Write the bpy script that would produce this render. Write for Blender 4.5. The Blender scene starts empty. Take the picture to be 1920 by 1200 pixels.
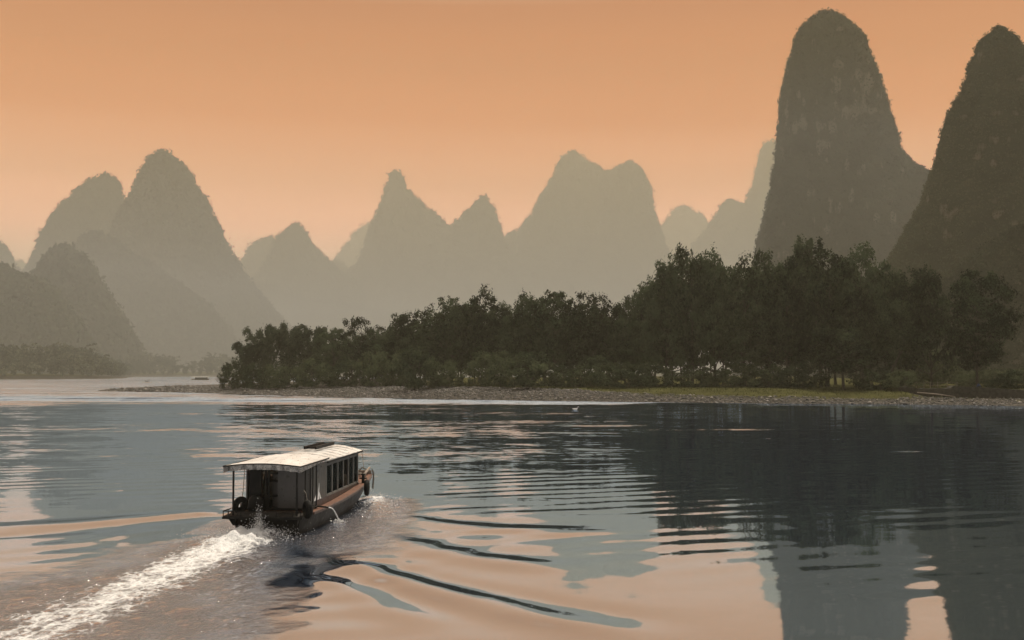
import bpy, math, random
import numpy as np
from mathutils import Vector, Matrix

S = bpy.context.scene
COL = S.collection
R = math.radians

# ------------------------------------------------------------------ camera
CAM_H = 6.0
F = 2000.0                       # focal length in photograph pixels (1920 wide)
HOR = 698.0                      # row of the horizon in the photograph
PITCH = math.atan((HOR - 600.0) / F)
cam = bpy.data.cameras.new('camera')
cam.sensor_width = 36.0
cam.lens = 36.0 * F / 1920.0
cam.clip_start = 0.2
cam.clip_end = 30000
camo = bpy.data.objects.new('camera', cam)
COL.objects.link(camo)
camo.location = (0, 0, CAM_H)
camo.rotation_euler = (math.pi / 2 + PITCH, 0, 0)
S.camera = camo

def at(px, py, Y):
    """photograph pixel -> world point at distance Y along the view"""
    u, v = (px - 960) / F, (600 - py) / F
    dy = math.cos(PITCH) - v * math.sin(PITCH)
    dz = math.sin(PITCH) + v * math.cos(PITCH)
    t = Y / dy
    return (u * t, Y, CAM_H + dz * t)

def onwater(px, py, z=0.0):
    u, v = (px - 960) / F, (600 - py) / F
    dy = math.cos(PITCH) - v * math.sin(PITCH)
    dz = math.sin(PITCH) + v * math.cos(PITCH)
    t = (z - CAM_H) / dz
    return (u * t, dy * t)

# ------------------------------------------------------------------ sky, sun, exposure
SUN_EL, SUN_AZ = 61.0, 26.0
w = bpy.data.worlds.new('World')
S.world = w
w.use_nodes = True
nt = w.node_tree
nt.nodes.clear()
N = nt.nodes.new
out = N('ShaderNodeOutputWorld')
sky = N('ShaderNodeTexSky'); sky.sky_type = 'NISHITA'; sky.sun_disc = False
sky.sun_elevation = R(SUN_EL); sky.sun_rotation = R(SUN_AZ)
sky.air_density = 1.0; sky.dust_density = 1.0
tint = N('ShaderNodeMixRGB'); tint.blend_type = 'MULTIPLY'; tint.inputs[0].default_value = 1
tint.inputs[2].default_value = (0.45, 0.10, 0.01, 1)          # dust in the air reddens the blue
bgA = N('ShaderNodeBackground'); bgA.inputs[1].default_value = 0.05
nt.links.new(sky.outputs[0], tint.inputs[1]); nt.links.new(tint.outputs[0], bgA.inputs[0])
tc = N('ShaderNodeTexCoord'); sx = N('ShaderNodeSeparateXYZ')
nt.links.new(tc.outputs['Generated'], sx.inputs[0])
# faint banding of thin haze layers
mp = N('ShaderNodeMapping'); mp.inputs['Scale'].default_value = (1.2, 1.2, 22)
nz = N('ShaderNodeTexNoise'); nz.inputs['Scale'].default_value = 1.6; nz.inputs['Detail'].default_value = 4
nt.links.new(tc.outputs['Generated'], mp.inputs[0]); nt.links.new(mp.outputs[0], nz.inputs['Vector'])
ma = N('ShaderNodeMath'); ma.operation = 'MULTIPLY_ADD'; ma.inputs[1].default_value = 0.02
nt.links.new(nz.outputs['Fac'], ma.inputs[0]); nt.links.new(sx.outputs['Z'], ma.inputs[2])
ramp = N('ShaderNodeValToRGB')
nt.links.new(ma.outputs[0], ramp.inputs[0])
SKY_MAX = 6.0
SKY = [  # sin(elevation), radiance towards the sunset side
    (0.00, (6.0, 3.5, 2.3)),
    (0.09, (5.8, 3.3, 2.1)),
    (0.14, (3.9, 1.5, 0.82)),
    (0.18, (1.84, 0.62, 0.245)),
    (0.24, (1.08, 0.22, 0.0)),
    (0.29, (0.76, 0.15, 0.0)),
    (0.34, (0.58, 0.10, 0.0)),
    (0.375, (0.85, 0.62, 0.47)),
    (0.50, (0.86, 0.71, 0.58)),
    (0.72, (0.62, 0.56, 0.50)),
    (1.00, (0.42, 0.43, 0.44)),
]
el = ramp.color_ramp.elements
while len(el) > 1:
    el.remove(el[-1])
for i, (p, c) in enumerate(SKY):
    e = el[0] if i == 0 else el.new(p)
    e.position = p
    e.color = (c[0] / SKY_MAX, c[1] / SKY_MAX, c[2] / SKY_MAX, 1)
back = N('ShaderNodeValToRGB')                      # the dim grey side of the sky, behind the viewer
nt.links.new(sx.outputs['Z'], back.inputs[0])
be = back.color_ramp.elements
be[0].position = 0.0; be[0].color = (0.26 / SKY_MAX, 0.25 / SKY_MAX, 0.25 / SKY_MAX, 1)
be[1].position = 1.0; be[1].color = (0.42 / SKY_MAX, 0.43 / SKY_MAX, 0.44 / SKY_MAX, 1)
side = N('ShaderNodeMapRange'); side.interpolation_type = 'SMOOTHSTEP'
side.inputs[1].default_value = 0.60; side.inputs[2].default_value = -0.10
nt.links.new(sx.outputs['Y'], side.inputs[0])
both = N('ShaderNodeMixRGB')
nt.links.new(side.outputs[0], both.inputs[0]); nt.links.new(ramp.outputs[0], both.inputs[1]); nt.links.new(back.outputs[0], both.inputs[2])
bgB = N('ShaderNodeBackground'); bgB.inputs[1].default_value = SKY_MAX
nt.links.new(both.outputs[0], bgB.inputs[0])
add = N('ShaderNodeAddShader')
nt.links.new(bgA.outputs[0], add.inputs[0]); nt.links.new(bgB.outputs[0], add.inputs[1])
nt.links.new(add.outputs[0], out.inputs['Surface'])

sun = bpy.data.lights.new('sun', 'SUN')
sun.energy = 5.0
sun.angle = R(0.6)
sun.color = (1.0, 0.90, 0.76)
suno = bpy.data.objects.new('sun', sun)
COL.objects.link(suno)
suno.rotation_euler = Vector((math.sin(R(SUN_AZ)) * math.cos(R(SUN_EL)), math.cos(R(SUN_AZ)) * math.cos(R(SUN_EL)),
                              math.sin(R(SUN_EL)))).to_track_quat('Z', 'Y').to_euler()

S.view_settings.view_transform = 'Standard'
S.view_settings.look = 'None'
S.view_settings.gamma = 1
S.view_settings.exposure = 0
S.render.engine = 'CYCLES'
S.cycles.max_bounces = 6
S.cycles.diffuse_bounces = 2
S.cycles.glossy_bounces = 3
S.cycles.transmission_bounces = 4
S.cycles.transparent_max_bounces = 8
S.cycles.volume_bounces = 0
S.cycles.use_denoising = True
S.cycles.sample_clamp_indirect = 4.0

HAZE_DENSITY = 0.00025
HAZE_COLOUR = (1.0, 0.938, 0.68)
MIST_DENSITY = 0.00031
MIST_COLOUR = (0.84, 0.91, 1.0)

# ------------------------------------------------------------------ numeric helpers
def _hash(ix, iy, iz, seed):
    h = (ix * 374761393 + iy * 668265263 + iz * 2147483647 + seed * 1274126177) & 0xFFFFFFFF
    h = ((h ^ (h >> 13)) * 1274126177) & 0xFFFFFFFF
    h = ((h ^ (h >> 15)) * 2246822519) & 0xFFFFFFFF
    return ((h ^ (h >> 16)) & 0xFFFF) / 65535.0

def vnoise(x, y, z=None, seed=0):
    x = np.asarray(x, float); y = np.asarray(y, float)
    z = np.zeros_like(x) if z is None else np.asarray(z, float)
    ix, iy, iz = (np.floor(a).astype(np.int64) for a in (x, y, z))
    fx, fy, fz = x - ix, y - iy, z - iz
    fx, fy, fz = (a * a * (3 - 2 * a) for a in (fx, fy, fz))
    r = 0
    for dx in (0, 1):
        for dy in (0, 1):
            for dz in (0, 1):
                r = r + _hash(ix + dx, iy + dy, iz + dz, seed) * np.where(dx, fx, 1 - fx) * np.where(dy, fy, 1 - fy) * np.where(dz, fz, 1 - fz)
    return r

def fbm(x, y, z=None, seed=0, octv=4, gain=0.5):
    a, s, t = 1.0, 0.0, 0.0
    for o in range(octv):
        f = 2.03 ** o
        s = s + a * vnoise(np.asarray(x) * f, np.asarray(y) * f, None if z is None else np.asarray(z) * f, seed + 17 * o)
        t += a
        a *= gain
    return s / t - 0.5

def smooth(e0, e1, x):
    t = np.clip((x - e0) / (e1 - e0), 0, 1)
    return t * t * (3 - 2 * t)

def np_mesh(name, verts, quads=None, tris=None, smooth_shade=False):
    me = bpy.data.meshes.new(name)
    verts = np.ascontiguousarray(verts, np.float32)
    nq = 0 if quads is None else len(quads)
    ntr = 0 if tris is None else len(tris)
    me.vertices.add(len(verts)); me.vertices.foreach_set('co', verts.ravel())
    me.loops.add(nq * 4 + ntr * 3)
    idx = []
    if nq: idx.append(np.asarray(quads, np.int32).ravel())
    if ntr: idx.append(np.asarray(tris, np.int32).ravel())
    me.loops.foreach_set('vertex_index', np.concatenate(idx))
    me.polygons.add(nq + ntr)
    start = np.concatenate([np.arange(nq) * 4, nq * 4 + np.arange(ntr) * 3]).astype(np.int32)
    me.polygons.foreach_set('loop_start', start)
    if smooth_shade:
        me.polygons.foreach_set('use_smooth', np.ones(nq + ntr, bool))
    me.update(calc_edges=True)
    return me

def link(name, me, mats=None, parent=None, loc=None, rotz=None):
    if mats is not None and not me.materials:
        for m in (mats if isinstance(mats, (list, tuple)) else [mats]):
            me.materials.append(m)
    o = bpy.data.objects.new(name, me)
    COL.objects.link(o)
    if parent: o.parent = parent
    if loc: o.location = loc
    if rotz: o.rotation_euler = (0, 0, rotz)
    return o

def empty(name, loc, rotz=0):
    o = bpy.data.objects.new(name, None)
    COL.objects.link(o)
    o.empty_display_size = 0.3
    o.location = loc
    o.rotation_euler = (0, 0, rotz)
    return o

def tag(o, label=None, cat=None, group=None, kind=None):
    if label: o['label'] = label
    if cat: o['category'] = cat
    if group: o['group'] = group
    if kind: o['kind'] = kind
    return o

class MB:
    """collects boxes, tubes, lofts; builds ONE mesh object"""
    def __init__(s): s.v = []; s.f = []; s.mi = []
    def _add(s, vs, fs, mi=0):
        b = len(s.v); s.v += [tuple(p) for p in vs]
        s.f += [tuple(i + b for i in f) for f in fs]; s.mi += [mi] * len(fs)
    def box(s, c, d, rx=0, ry=0, rz=0, mi=0, bev=0.0):
        M = Matrix.Translation(c) @ Matrix.Rotation(rz, 4, 'Z') @ Matrix.Rotation(ry, 4, 'Y') @ Matrix.Rotation(rx, 4, 'X')
        x, y, z = d[0] / 2, d[1] / 2, d[2] / 2
        P = [M @ Vector((a * x, b * y, e * z)) for a in (-1, 1) for b in (-1, 1) for e in (-1, 1)]
        s._add(P, [(0, 1, 3, 2), (4, 6, 7, 5), (0, 4, 5, 1), (2, 3, 7, 6), (0, 2, 6, 4), (1, 5, 7, 3)], mi)
        return s
    def span(s, lo, hi, mi=0):
        return s.box([(a + b) / 2 for a, b in zip(lo, hi)], [abs(b - a) for a, b in zip(lo, hi)], mi=mi)
    def tube(s, pts, r, n=8, mi=0, cap=True):
        pts = [Vector(p) for p in pts]
        rs = r if isinstance(r, (list, tuple)) else [r] * len(pts)
        rings = []
        up = None
        for i, p in enumerate(pts):
            d = (pts[min(i + 1, len(pts) - 1)] - pts[max(i - 1, 0)]).normalized()
            if up is None: up = Vector((0, 0, 1)) if abs(d.z) < 0.9 else Vector((1, 0, 0))
            a = d.cross(up).normalized(); b = a.cross(d).normalized(); up = b
            rings.append([p + (a * math.cos(2 * math.pi * k / n) + b * math.sin(2 * math.pi * k / n)) * rs[i] for k in range(n)])
        vs = [q for ring in rings for q in ring]; fs = []
        for i in range(len(pts) - 1):
            for k in range(n):
                fs.append((i * n + k, i * n + (k + 1) % n, (i + 1) * n + (k + 1) % n, (i + 1) * n + k))
        if cap:
            fs.append(tuple(range(n))[::-1]); fs.append(tuple((len(pts) - 1) * n + k for k in range(n)))
        s._add(vs, fs, mi); return s
    def loft(s, rings, close=True, cap=True, mi=0):
        n = len(rings[0]); vs = [p for r in rings for p in r]; fs = []
        for i in range(len(rings) - 1):
            for k in range(n if close else n - 1):
                fs.append((i * n + k, i * n + (k + 1) % n, (i + 1) * n + (k + 1) % n, (i + 1) * n + k))
        if cap and close:
            fs.append(tuple(range(n))[::-1]); fs.append(tuple((len(rings) - 1) * n + k for k in range(n)))
        s._add(vs, fs, mi); return s
    def torus(s, c, R0, r, ax='Y', n=28, m=10, tilt=None, sq=1.0):
        vs = []
        M = {'Y': Matrix.Rotation(R_(90), 3, 'X'), 'X': Matrix.Rotation(R_(90), 3, 'Y'), 'Z': Matrix.Identity(3)}[ax]
        if tilt: M = Matrix(tilt) @ M
        for i in range(n):
            a = 2 * math.pi * i / n
            for j in range(m):
                b = 2 * math.pi * j / m
                q = Vector(((R0 + r * math.cos(b)) * math.cos(a), (R0 + r * math.cos(b)) * math.sin(a), r * sq * math.sin(b)))
                vs.append(Vector(c) + M @ q)
        fs = [(i * m + j, i * m + (j + 1) % m, ((i + 1) % n) * m + (j + 1) % m, ((i + 1) % n) * m + j) for i in range(n) for j in range(m)]
        s._add(vs, fs); return s
    def build(s, name, mats, parent=None, smooth_shade=False, bevel=0.0):
        me = bpy.data.meshes.new(name); me.from_pydata(s.v, [], s.f)
        for m in (mats if isinstance(mats, (list, tuple)) else [mats]): me.materials.append(m)
        me.polygons.foreach_set('material_index', np.array(s.mi, np.int32))
        if smooth_shade: me.polygons.foreach_set('use_smooth', np.ones(len(s.f), bool))
        me.update()
        o = link(name, me, parent=parent)
        if bevel:
            b = o.modifiers.new('bevel', 'BEVEL'); b.width = bevel; b.segments = 2; b.limit_method = 'ANGLE'
        return o
R_ = math.radians

# ------------------------------------------------------------------ materials
def mat(name):
    m = bpy.data.materials.new(name); m.use_nodes = True
    m.node_tree.nodes.clear()
    return m, m.node_tree, m.node_tree.nodes.new

def ramp_node(nt, stops, interp='LINEAR'):
    r = nt.nodes.new('ShaderNodeValToRGB'); e = r.color_ramp.elements
    r.color_ramp.interpolation = interp
    while len(e) > 1: e.remove(e[-1])
    for i, (p, c) in enumerate(stops):
        q = e[0] if i == 0 else e.new(p)
        q.position = p
        q.color = (c, c, c, 1) if not isinstance(c, tuple) else (*c, 1)
    return r

def noise_node(nt, vec, scale, detail=4, rough=0.55, sc=(1, 1, 1)):
    mpn = nt.nodes.new('ShaderNodeMapping'); mpn.inputs['Scale'].default_value = sc
    n = nt.nodes.new('ShaderNodeTexNoise'); n.inputs['Scale'].default_value = scale
    n.inputs['Detail'].default_value = detail; n.inputs['Roughness'].default_value = rough
    nt.links.new(vec, mpn.inputs[0]); nt.links.new(mpn.outputs[0], n.inputs['Vector'])
    return n

def worn(name, c1, c2, rough=0.6, scale=3.0, sc=(1, 1, 1), metal=0.0, bump=0.01, spec=0.5, c3=None):
    """weathered surface: two or three colours broken up by noise, with fine relief"""
    m, nt, n = mat(name)
    o = n('ShaderNodeOutputMaterial'); p = n('ShaderNodeBsdfPrincipled'); t = n('ShaderNodeTexCoord')
    a = noise_node(nt, t.outputs['Object'], scale, 6, 0.65, sc)
    st = [(0.32, c1), (0.62, c2)] + ([(0.70, c3)] if c3 else [])
    r = ramp_node(nt, st)
    nt.links.new(a.outputs['Fac'], r.inputs[0]); nt.links.new(r.outputs[0], p.inputs['Base Color'])
    b = noise_node(nt, t.outputs['Object'], scale * 6, 4, 0.6, sc)
    bu = n('ShaderNodeBump'); bu.inputs['Distance'].default_value = bump; bu.inputs['Strength'].default_value = 0.6
    nt.links.new(b.outputs['Fac'], bu.inputs['Height']); nt.links.new(bu.outputs[0], p.inputs['Normal'])
    rr = ramp_node(nt, [(0.3, max(rough - 0.12, 0.02)), (0.7, min(rough + 0.15, 1))])
    nt.links.new(b.outputs['Fac'], rr.inputs[0]); nt.links.new(rr.outputs[0], p.inputs['Roughness'])
    p.inputs['Metallic'].default_value = metal
    p.inputs['Specular IOR Level'].default_value = spec
    nt.links.new(p.outputs[0], o.inputs[0])
    return m

def leaf_mat(name, dark, light, scale=0.15, trans=0.3, hue=None):
    m, nt, n = mat(name)
    o = n('ShaderNodeOutputMaterial'); g = n('ShaderNodeNewGeometry'); oi = n('ShaderNodeObjectInfo')
    a = noise_node(nt, g.outputs['Position'], scale, 4, 0.6)
    rnd = n('ShaderNodeMath'); rnd.operation = 'MULTIPLY_ADD'; rnd.inputs[1].default_value = 0.30; rnd.inputs[2].default_value = -0.15
    nt.links.new(oi.outputs['Random'], rnd.inputs[0])
    ad = n('ShaderNodeMath'); ad.operation = 'ADD'
    nt.links.new(a.outputs['Fac'], ad.inputs[0]); nt.links.new(rnd.outputs[0], ad.inputs[1])
    isl = n('ShaderNodeMath'); isl.operation = 'MULTIPLY_ADD'; isl.inputs[1].default_value = 0.26; isl.inputs[2].default_value = -0.13
    nt.links.new(g.outputs['Random Per Island'], isl.inputs[0])
    ad2 = n('ShaderNodeMath'); ad2.operation = 'ADD'
    nt.links.new(ad.outputs[0], ad2.inputs[0]); nt.links.new(isl.outputs[0], ad2.inputs[1])
    st = [(0.34, dark), (0.66, light)] + ([(0.95, hue)] if hue else [])
    r = ramp_node(nt, st); nt.links.new(ad2.outputs[0], r.inputs[0])
    d = n('ShaderNodeBsdfDiffuse'); tr = n('ShaderNodeBsdfTranslucent'); mx = n('ShaderNodeMixShader')
    mx.inputs[0].default_value = trans
    nt.links.new(r.outputs[0], d.inputs[0]); nt.links.new(r.outputs[0], tr.inputs[0])
    nt.links.new(d.outputs[0], mx.inputs[1]); nt.links.new(tr.outputs[0], mx.inputs[2])
    nt.links.new(mx.outputs[0], o.inputs[0])
    return m

M = {}
M['leaf'] = leaf_mat('broad_leaf', (0.006, 0.011, 0.008), (0.080, 0.105, 0.056), scale=0.22, trans=0.36)  # wide clump-scale tone range paints lit and shaded foliage into the leaf colour
M['leaf_bush'] = leaf_mat('bush_leaf', (0.022, 0.034, 0.020), (0.100, 0.120, 0.062), trans=0.25)
M['leaf_bamboo'] = leaf_mat('bamboo_leaf', (0.020, 0.030, 0.021), (0.100, 0.122, 0.076), scale=0.3, trans=0.25)
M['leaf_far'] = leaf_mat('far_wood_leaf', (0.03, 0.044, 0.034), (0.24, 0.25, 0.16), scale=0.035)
M['grass'] = leaf_mat('grass_blade', (0.04, 0.046, 0.018), (0.10, 0.104, 0.040), scale=0.2)
M['bark'] = worn('bark', (0.03, 0.026, 0.02), (0.075, 0.062, 0.048), 0.9, 2.0, (1, 1, 0.25), bump=0.03, spec=0.2)
M['hull'] = worn('hull_paint', (0.007, 0.0065, 0.006), (0.020, 0.018, 0.016), 0.6, 1.6, (1, 1, 0.3), c3=(0.045, 0.028, 0.018), spec=0.2)
M['dark'] = worn('dark_steel', (0.007, 0.007, 0.007), (0.020, 0.019, 0.017), 0.55, 3.0, spec=0.18)
M['deck'] = worn('rust_red_deck', (0.095, 0.036, 0.017), (0.17, 0.066, 0.030), 0.65, 2.2, c3=(0.07, 0.045, 0.03))
M['deck_dark'] = worn('grimy_planks', (0.02, 0.018, 0.016), (0.055, 0.049, 0.042), 0.75, 2.5, spec=0.2)
M['coaming'] = worn('rusty_coaming', (0.035, 0.020, 0.015), (0.07, 0.034, 0.022), 0.65, 2.0)
M['sheet'] = worn('grey_sheet_metal', (0.06, 0.058, 0.054), (0.115, 0.11, 0.10), 0.36, 1.2, (1, 1, 0.4), metal=0.3, c3=(0.17, 0.16, 0.145))
M['panel'] = worn('dull_grey_panel', (0.05, 0.05, 0.047), (0.085, 0.083, 0.077), 0.34, 0.8, metal=0.1)
M['alu'] = worn('window_frame_metal', (0.10, 0.098, 0.09), (0.18, 0.175, 0.16), 0.42, 4.0, metal=0.3)
M['roof'] = worn('sun_bleached_roof', (0.56, 0.55, 0.52), (0.84, 0.83, 0.80), 0.33, 0.9, (1, 0.35, 1), bump=0.012, c3=(0.60, 0.58, 0.54))
M['tarp'] = worn('silver_tarpaulin', (0.06, 0.06, 0.058), (0.55, 0.54, 0.52), 0.28, 3.5, metal=0.5, bump=0.12)
M['rubber'] = worn('tyre_rubber', (0.005, 0.005, 0.005), (0.012, 0.0115, 0.011), 0.75, 6.0, spec=0.2)
M['rope'] = worn('grey_rope', (0.10, 0.09, 0.07), (0.20, 0.18, 0.15), 0.9, 20.0)
M['timber'] = worn('weathered_timber', (0.14, 0.11, 0.085), (0.30, 0.25, 0.20), 0.8, 3.0, (1, 0.2, 1))
M['bamboo_pole'] = worn('bleached_bamboo', (0.24, 0.20, 0.14), (0.42, 0.36, 0.27), 0.6, 3.0, (0.2, 1, 1))
M['white'] = worn('white_paint', (0.62, 0.61, 0.58), (0.80, 0.79, 0.76), 0.5, 2.0)
M['blue'] = worn('blue_cloth', (0.025, 0.04, 0.12), (0.05, 0.075, 0.20), 0.85, 4.0)
M['cloth'] = worn('dark_cloth', (0.006, 0.007, 0.009), (0.016, 0.016, 0.02), 0.9, 5.0)
M['cloth_pale'] = worn('pale_cloth', (0.06, 0.08, 0.11), (0.12, 0.14, 0.18), 0.9, 5.0)
M['skin'] = worn('skin', (0.22, 0.13, 0.09), (0.32, 0.20, 0.14), 0.6, 5.0)
M['feather'] = worn('white_feather', (0.70, 0.69, 0.66), (0.84, 0.83, 0.80), 0.8, 9.0)

def glass_mat():
    m, nt, n = mat('window_glass')
    o = n('ShaderNodeOutputMaterial'); gl = n('ShaderNodeBsdfGlossy'); tr = n('ShaderNodeBsdfTransparent'); mx = n('ShaderNodeMixShader')
    gl.inputs['Roughness'].default_value = 0.04; gl.inputs['Color'].default_value = (0.9, 0.95, 0.95, 1)
    tr.inputs['Color'].default_value = (0.80, 0.82, 0.81, 1)
    fr = n('ShaderNodeFresnel'); fr.inputs['IOR'].default_value = 1.5
    nt.links.new(fr.outputs[0], mx.inputs[0]); nt.links.new(tr.outputs[0], mx.inputs[1]); nt.links.new(gl.outputs[0], mx.inputs[2])
    nt.links.new(mx.outputs[0], o.inputs[0])
    return m
M['glass'] = glass_mat()

def foam_spray_mat():
    m, nt, n = mat('spray_drops')
    o = n('ShaderNodeOutputMaterial'); p = n('ShaderNodeBsdfPrincipled')
    p.inputs['Base Color'].default_value = (0.88, 0.88, 0.87, 1); p.inputs['Roughness'].default_value = 0.35
    p.inputs['Subsurface Weight'].default_value = 0.0
    nt.links.new(p.outputs[0], o.inputs[0])
    return m
M['spray'] = foam_spray_mat()

def hill_mat():
    m, nt, n = mat('karst_slope')
    o = n('ShaderNodeOutputMaterial'); g = n('ShaderNodeNewGeometry'); d = n('ShaderNodeBsdfDiffuse')
    a = noise_node(nt, g.outputs['Position'], 0.05, 5, 0.6)
    r = ramp_node(nt, [(0.3, (0.014, 0.021, 0.016)), (0.7, (0.038, 0.045, 0.030))])
    nt.links.new(a.outputs['Fac'], r.inputs[0])
    # bare limestone in vertical streaks where the slope is steep
    b = noise_node(nt, g.outputs['Position'], 0.11, 4, 0.6, (1, 1, 0.16))
    sp = n('ShaderNodeSeparateXYZ'); nt.links.new(g.outputs['Normal'], sp.inputs[0])
    st = n('ShaderNodeMath'); st.operation = 'MULTIPLY_ADD'; st.inputs[1].default_value = -0.35
    nt.links.new(sp.outputs['Z'], st.inputs[0]); nt.links.new(b.outputs['Fac'], st.inputs[2])
    rb = ramp_node(nt, [(0.53, 0.0), (0.62, 0.9)]); nt.links.new(st.outputs[0], rb.inputs[0])
    mx = n('ShaderNodeMixRGB'); mx.inputs[2].default_value = (0.135, 0.12, 0.095, 1)
    nt.links.new(rb.outputs[0], mx.inputs[0]); nt.links.new(r.outputs[0], mx.inputs[1])
    nt.links.new(mx.outputs[0], d.inputs[0]); nt.links.new(d.outputs[0], o.inputs[0])
    return m
M['hill'] = hill_mat()
M['hill_leaf'] = leaf_mat('hill_leaf', (0.008, 0.014, 0.012), (0.062, 0.074, 0.048), scale=0.05, trans=0.2, hue=(0.085, 0.075, 0.045))

def ground_mat():
    """gravel near the water, grass above it, soil under the trees: driven by a height / place attribute"""
    m, nt, n = mat('river_bank_ground')
    o = n('ShaderNodeOutputMaterial'); g = n('ShaderNodeNewGeometry'); d = n('ShaderNodeBsdfDiffuse')
    at_ = n('ShaderNodeAttribute'); at_.attribute_name = 'grass'
    a = noise_node(nt, g.outputs['Position'], 0.9, 5, 0.75)
    gr = ramp_node(nt, [(0.30, (0.03, 0.028, 0.024)), (0.5, (0.085, 0.077, 0.066)), (0.72, (0.17, 0.155, 0.135))])
    nt.links.new(a.outputs['Fac'], gr.inputs[0])
    b = noise_node(nt, g.outputs['Position'], 0.25, 5, 0.65)
    ga = ramp_node(nt, [(0.3, (0.042, 0.042, 0.017)), (0.7, (0.088, 0.086, 0.034))])
    nt.links.new(b.outputs['Fac'], ga.inputs[0])
    ad = n('ShaderNodeMath'); ad.operation = 'MULTIPLY_ADD'; ad.inputs[1].default_value = 0.9
    nt.links.new(b.outputs['Fac'], ad.inputs[0]); nt.links.new(at_.outputs['Fac'], ad.inputs[2])
    st = ramp_node(nt, [(0.62, 0.0), (0.95, 1.0)]); nt.links.new(ad.outputs[0], st.inputs[0])
    mx = n('ShaderNodeMixRGB'); nt.links.new(st.outputs[0], mx.inputs[0])
    nt.links.new(gr.outputs[0], mx.inputs[1]); nt.links.new(ga.outputs[0], mx.inputs[2])
    nt.links.new(mx.outputs[0], d.inputs[0]); nt.links.new(d.outputs[0], o.inputs[0])
    return m
M['ground'] = ground_mat()
M['stone'] = worn('river_stone', (0.10, 0.09, 0.08), (0.30, 0.27, 0.235), 0.85, 0.8, spec=0.3)
M['wallstone'] = worn('rubble_wall', (0.020, 0.019, 0.016), (0.065, 0.060, 0.051), 0.9, 1.4, bump=0.08, spec=0.2)

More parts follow.
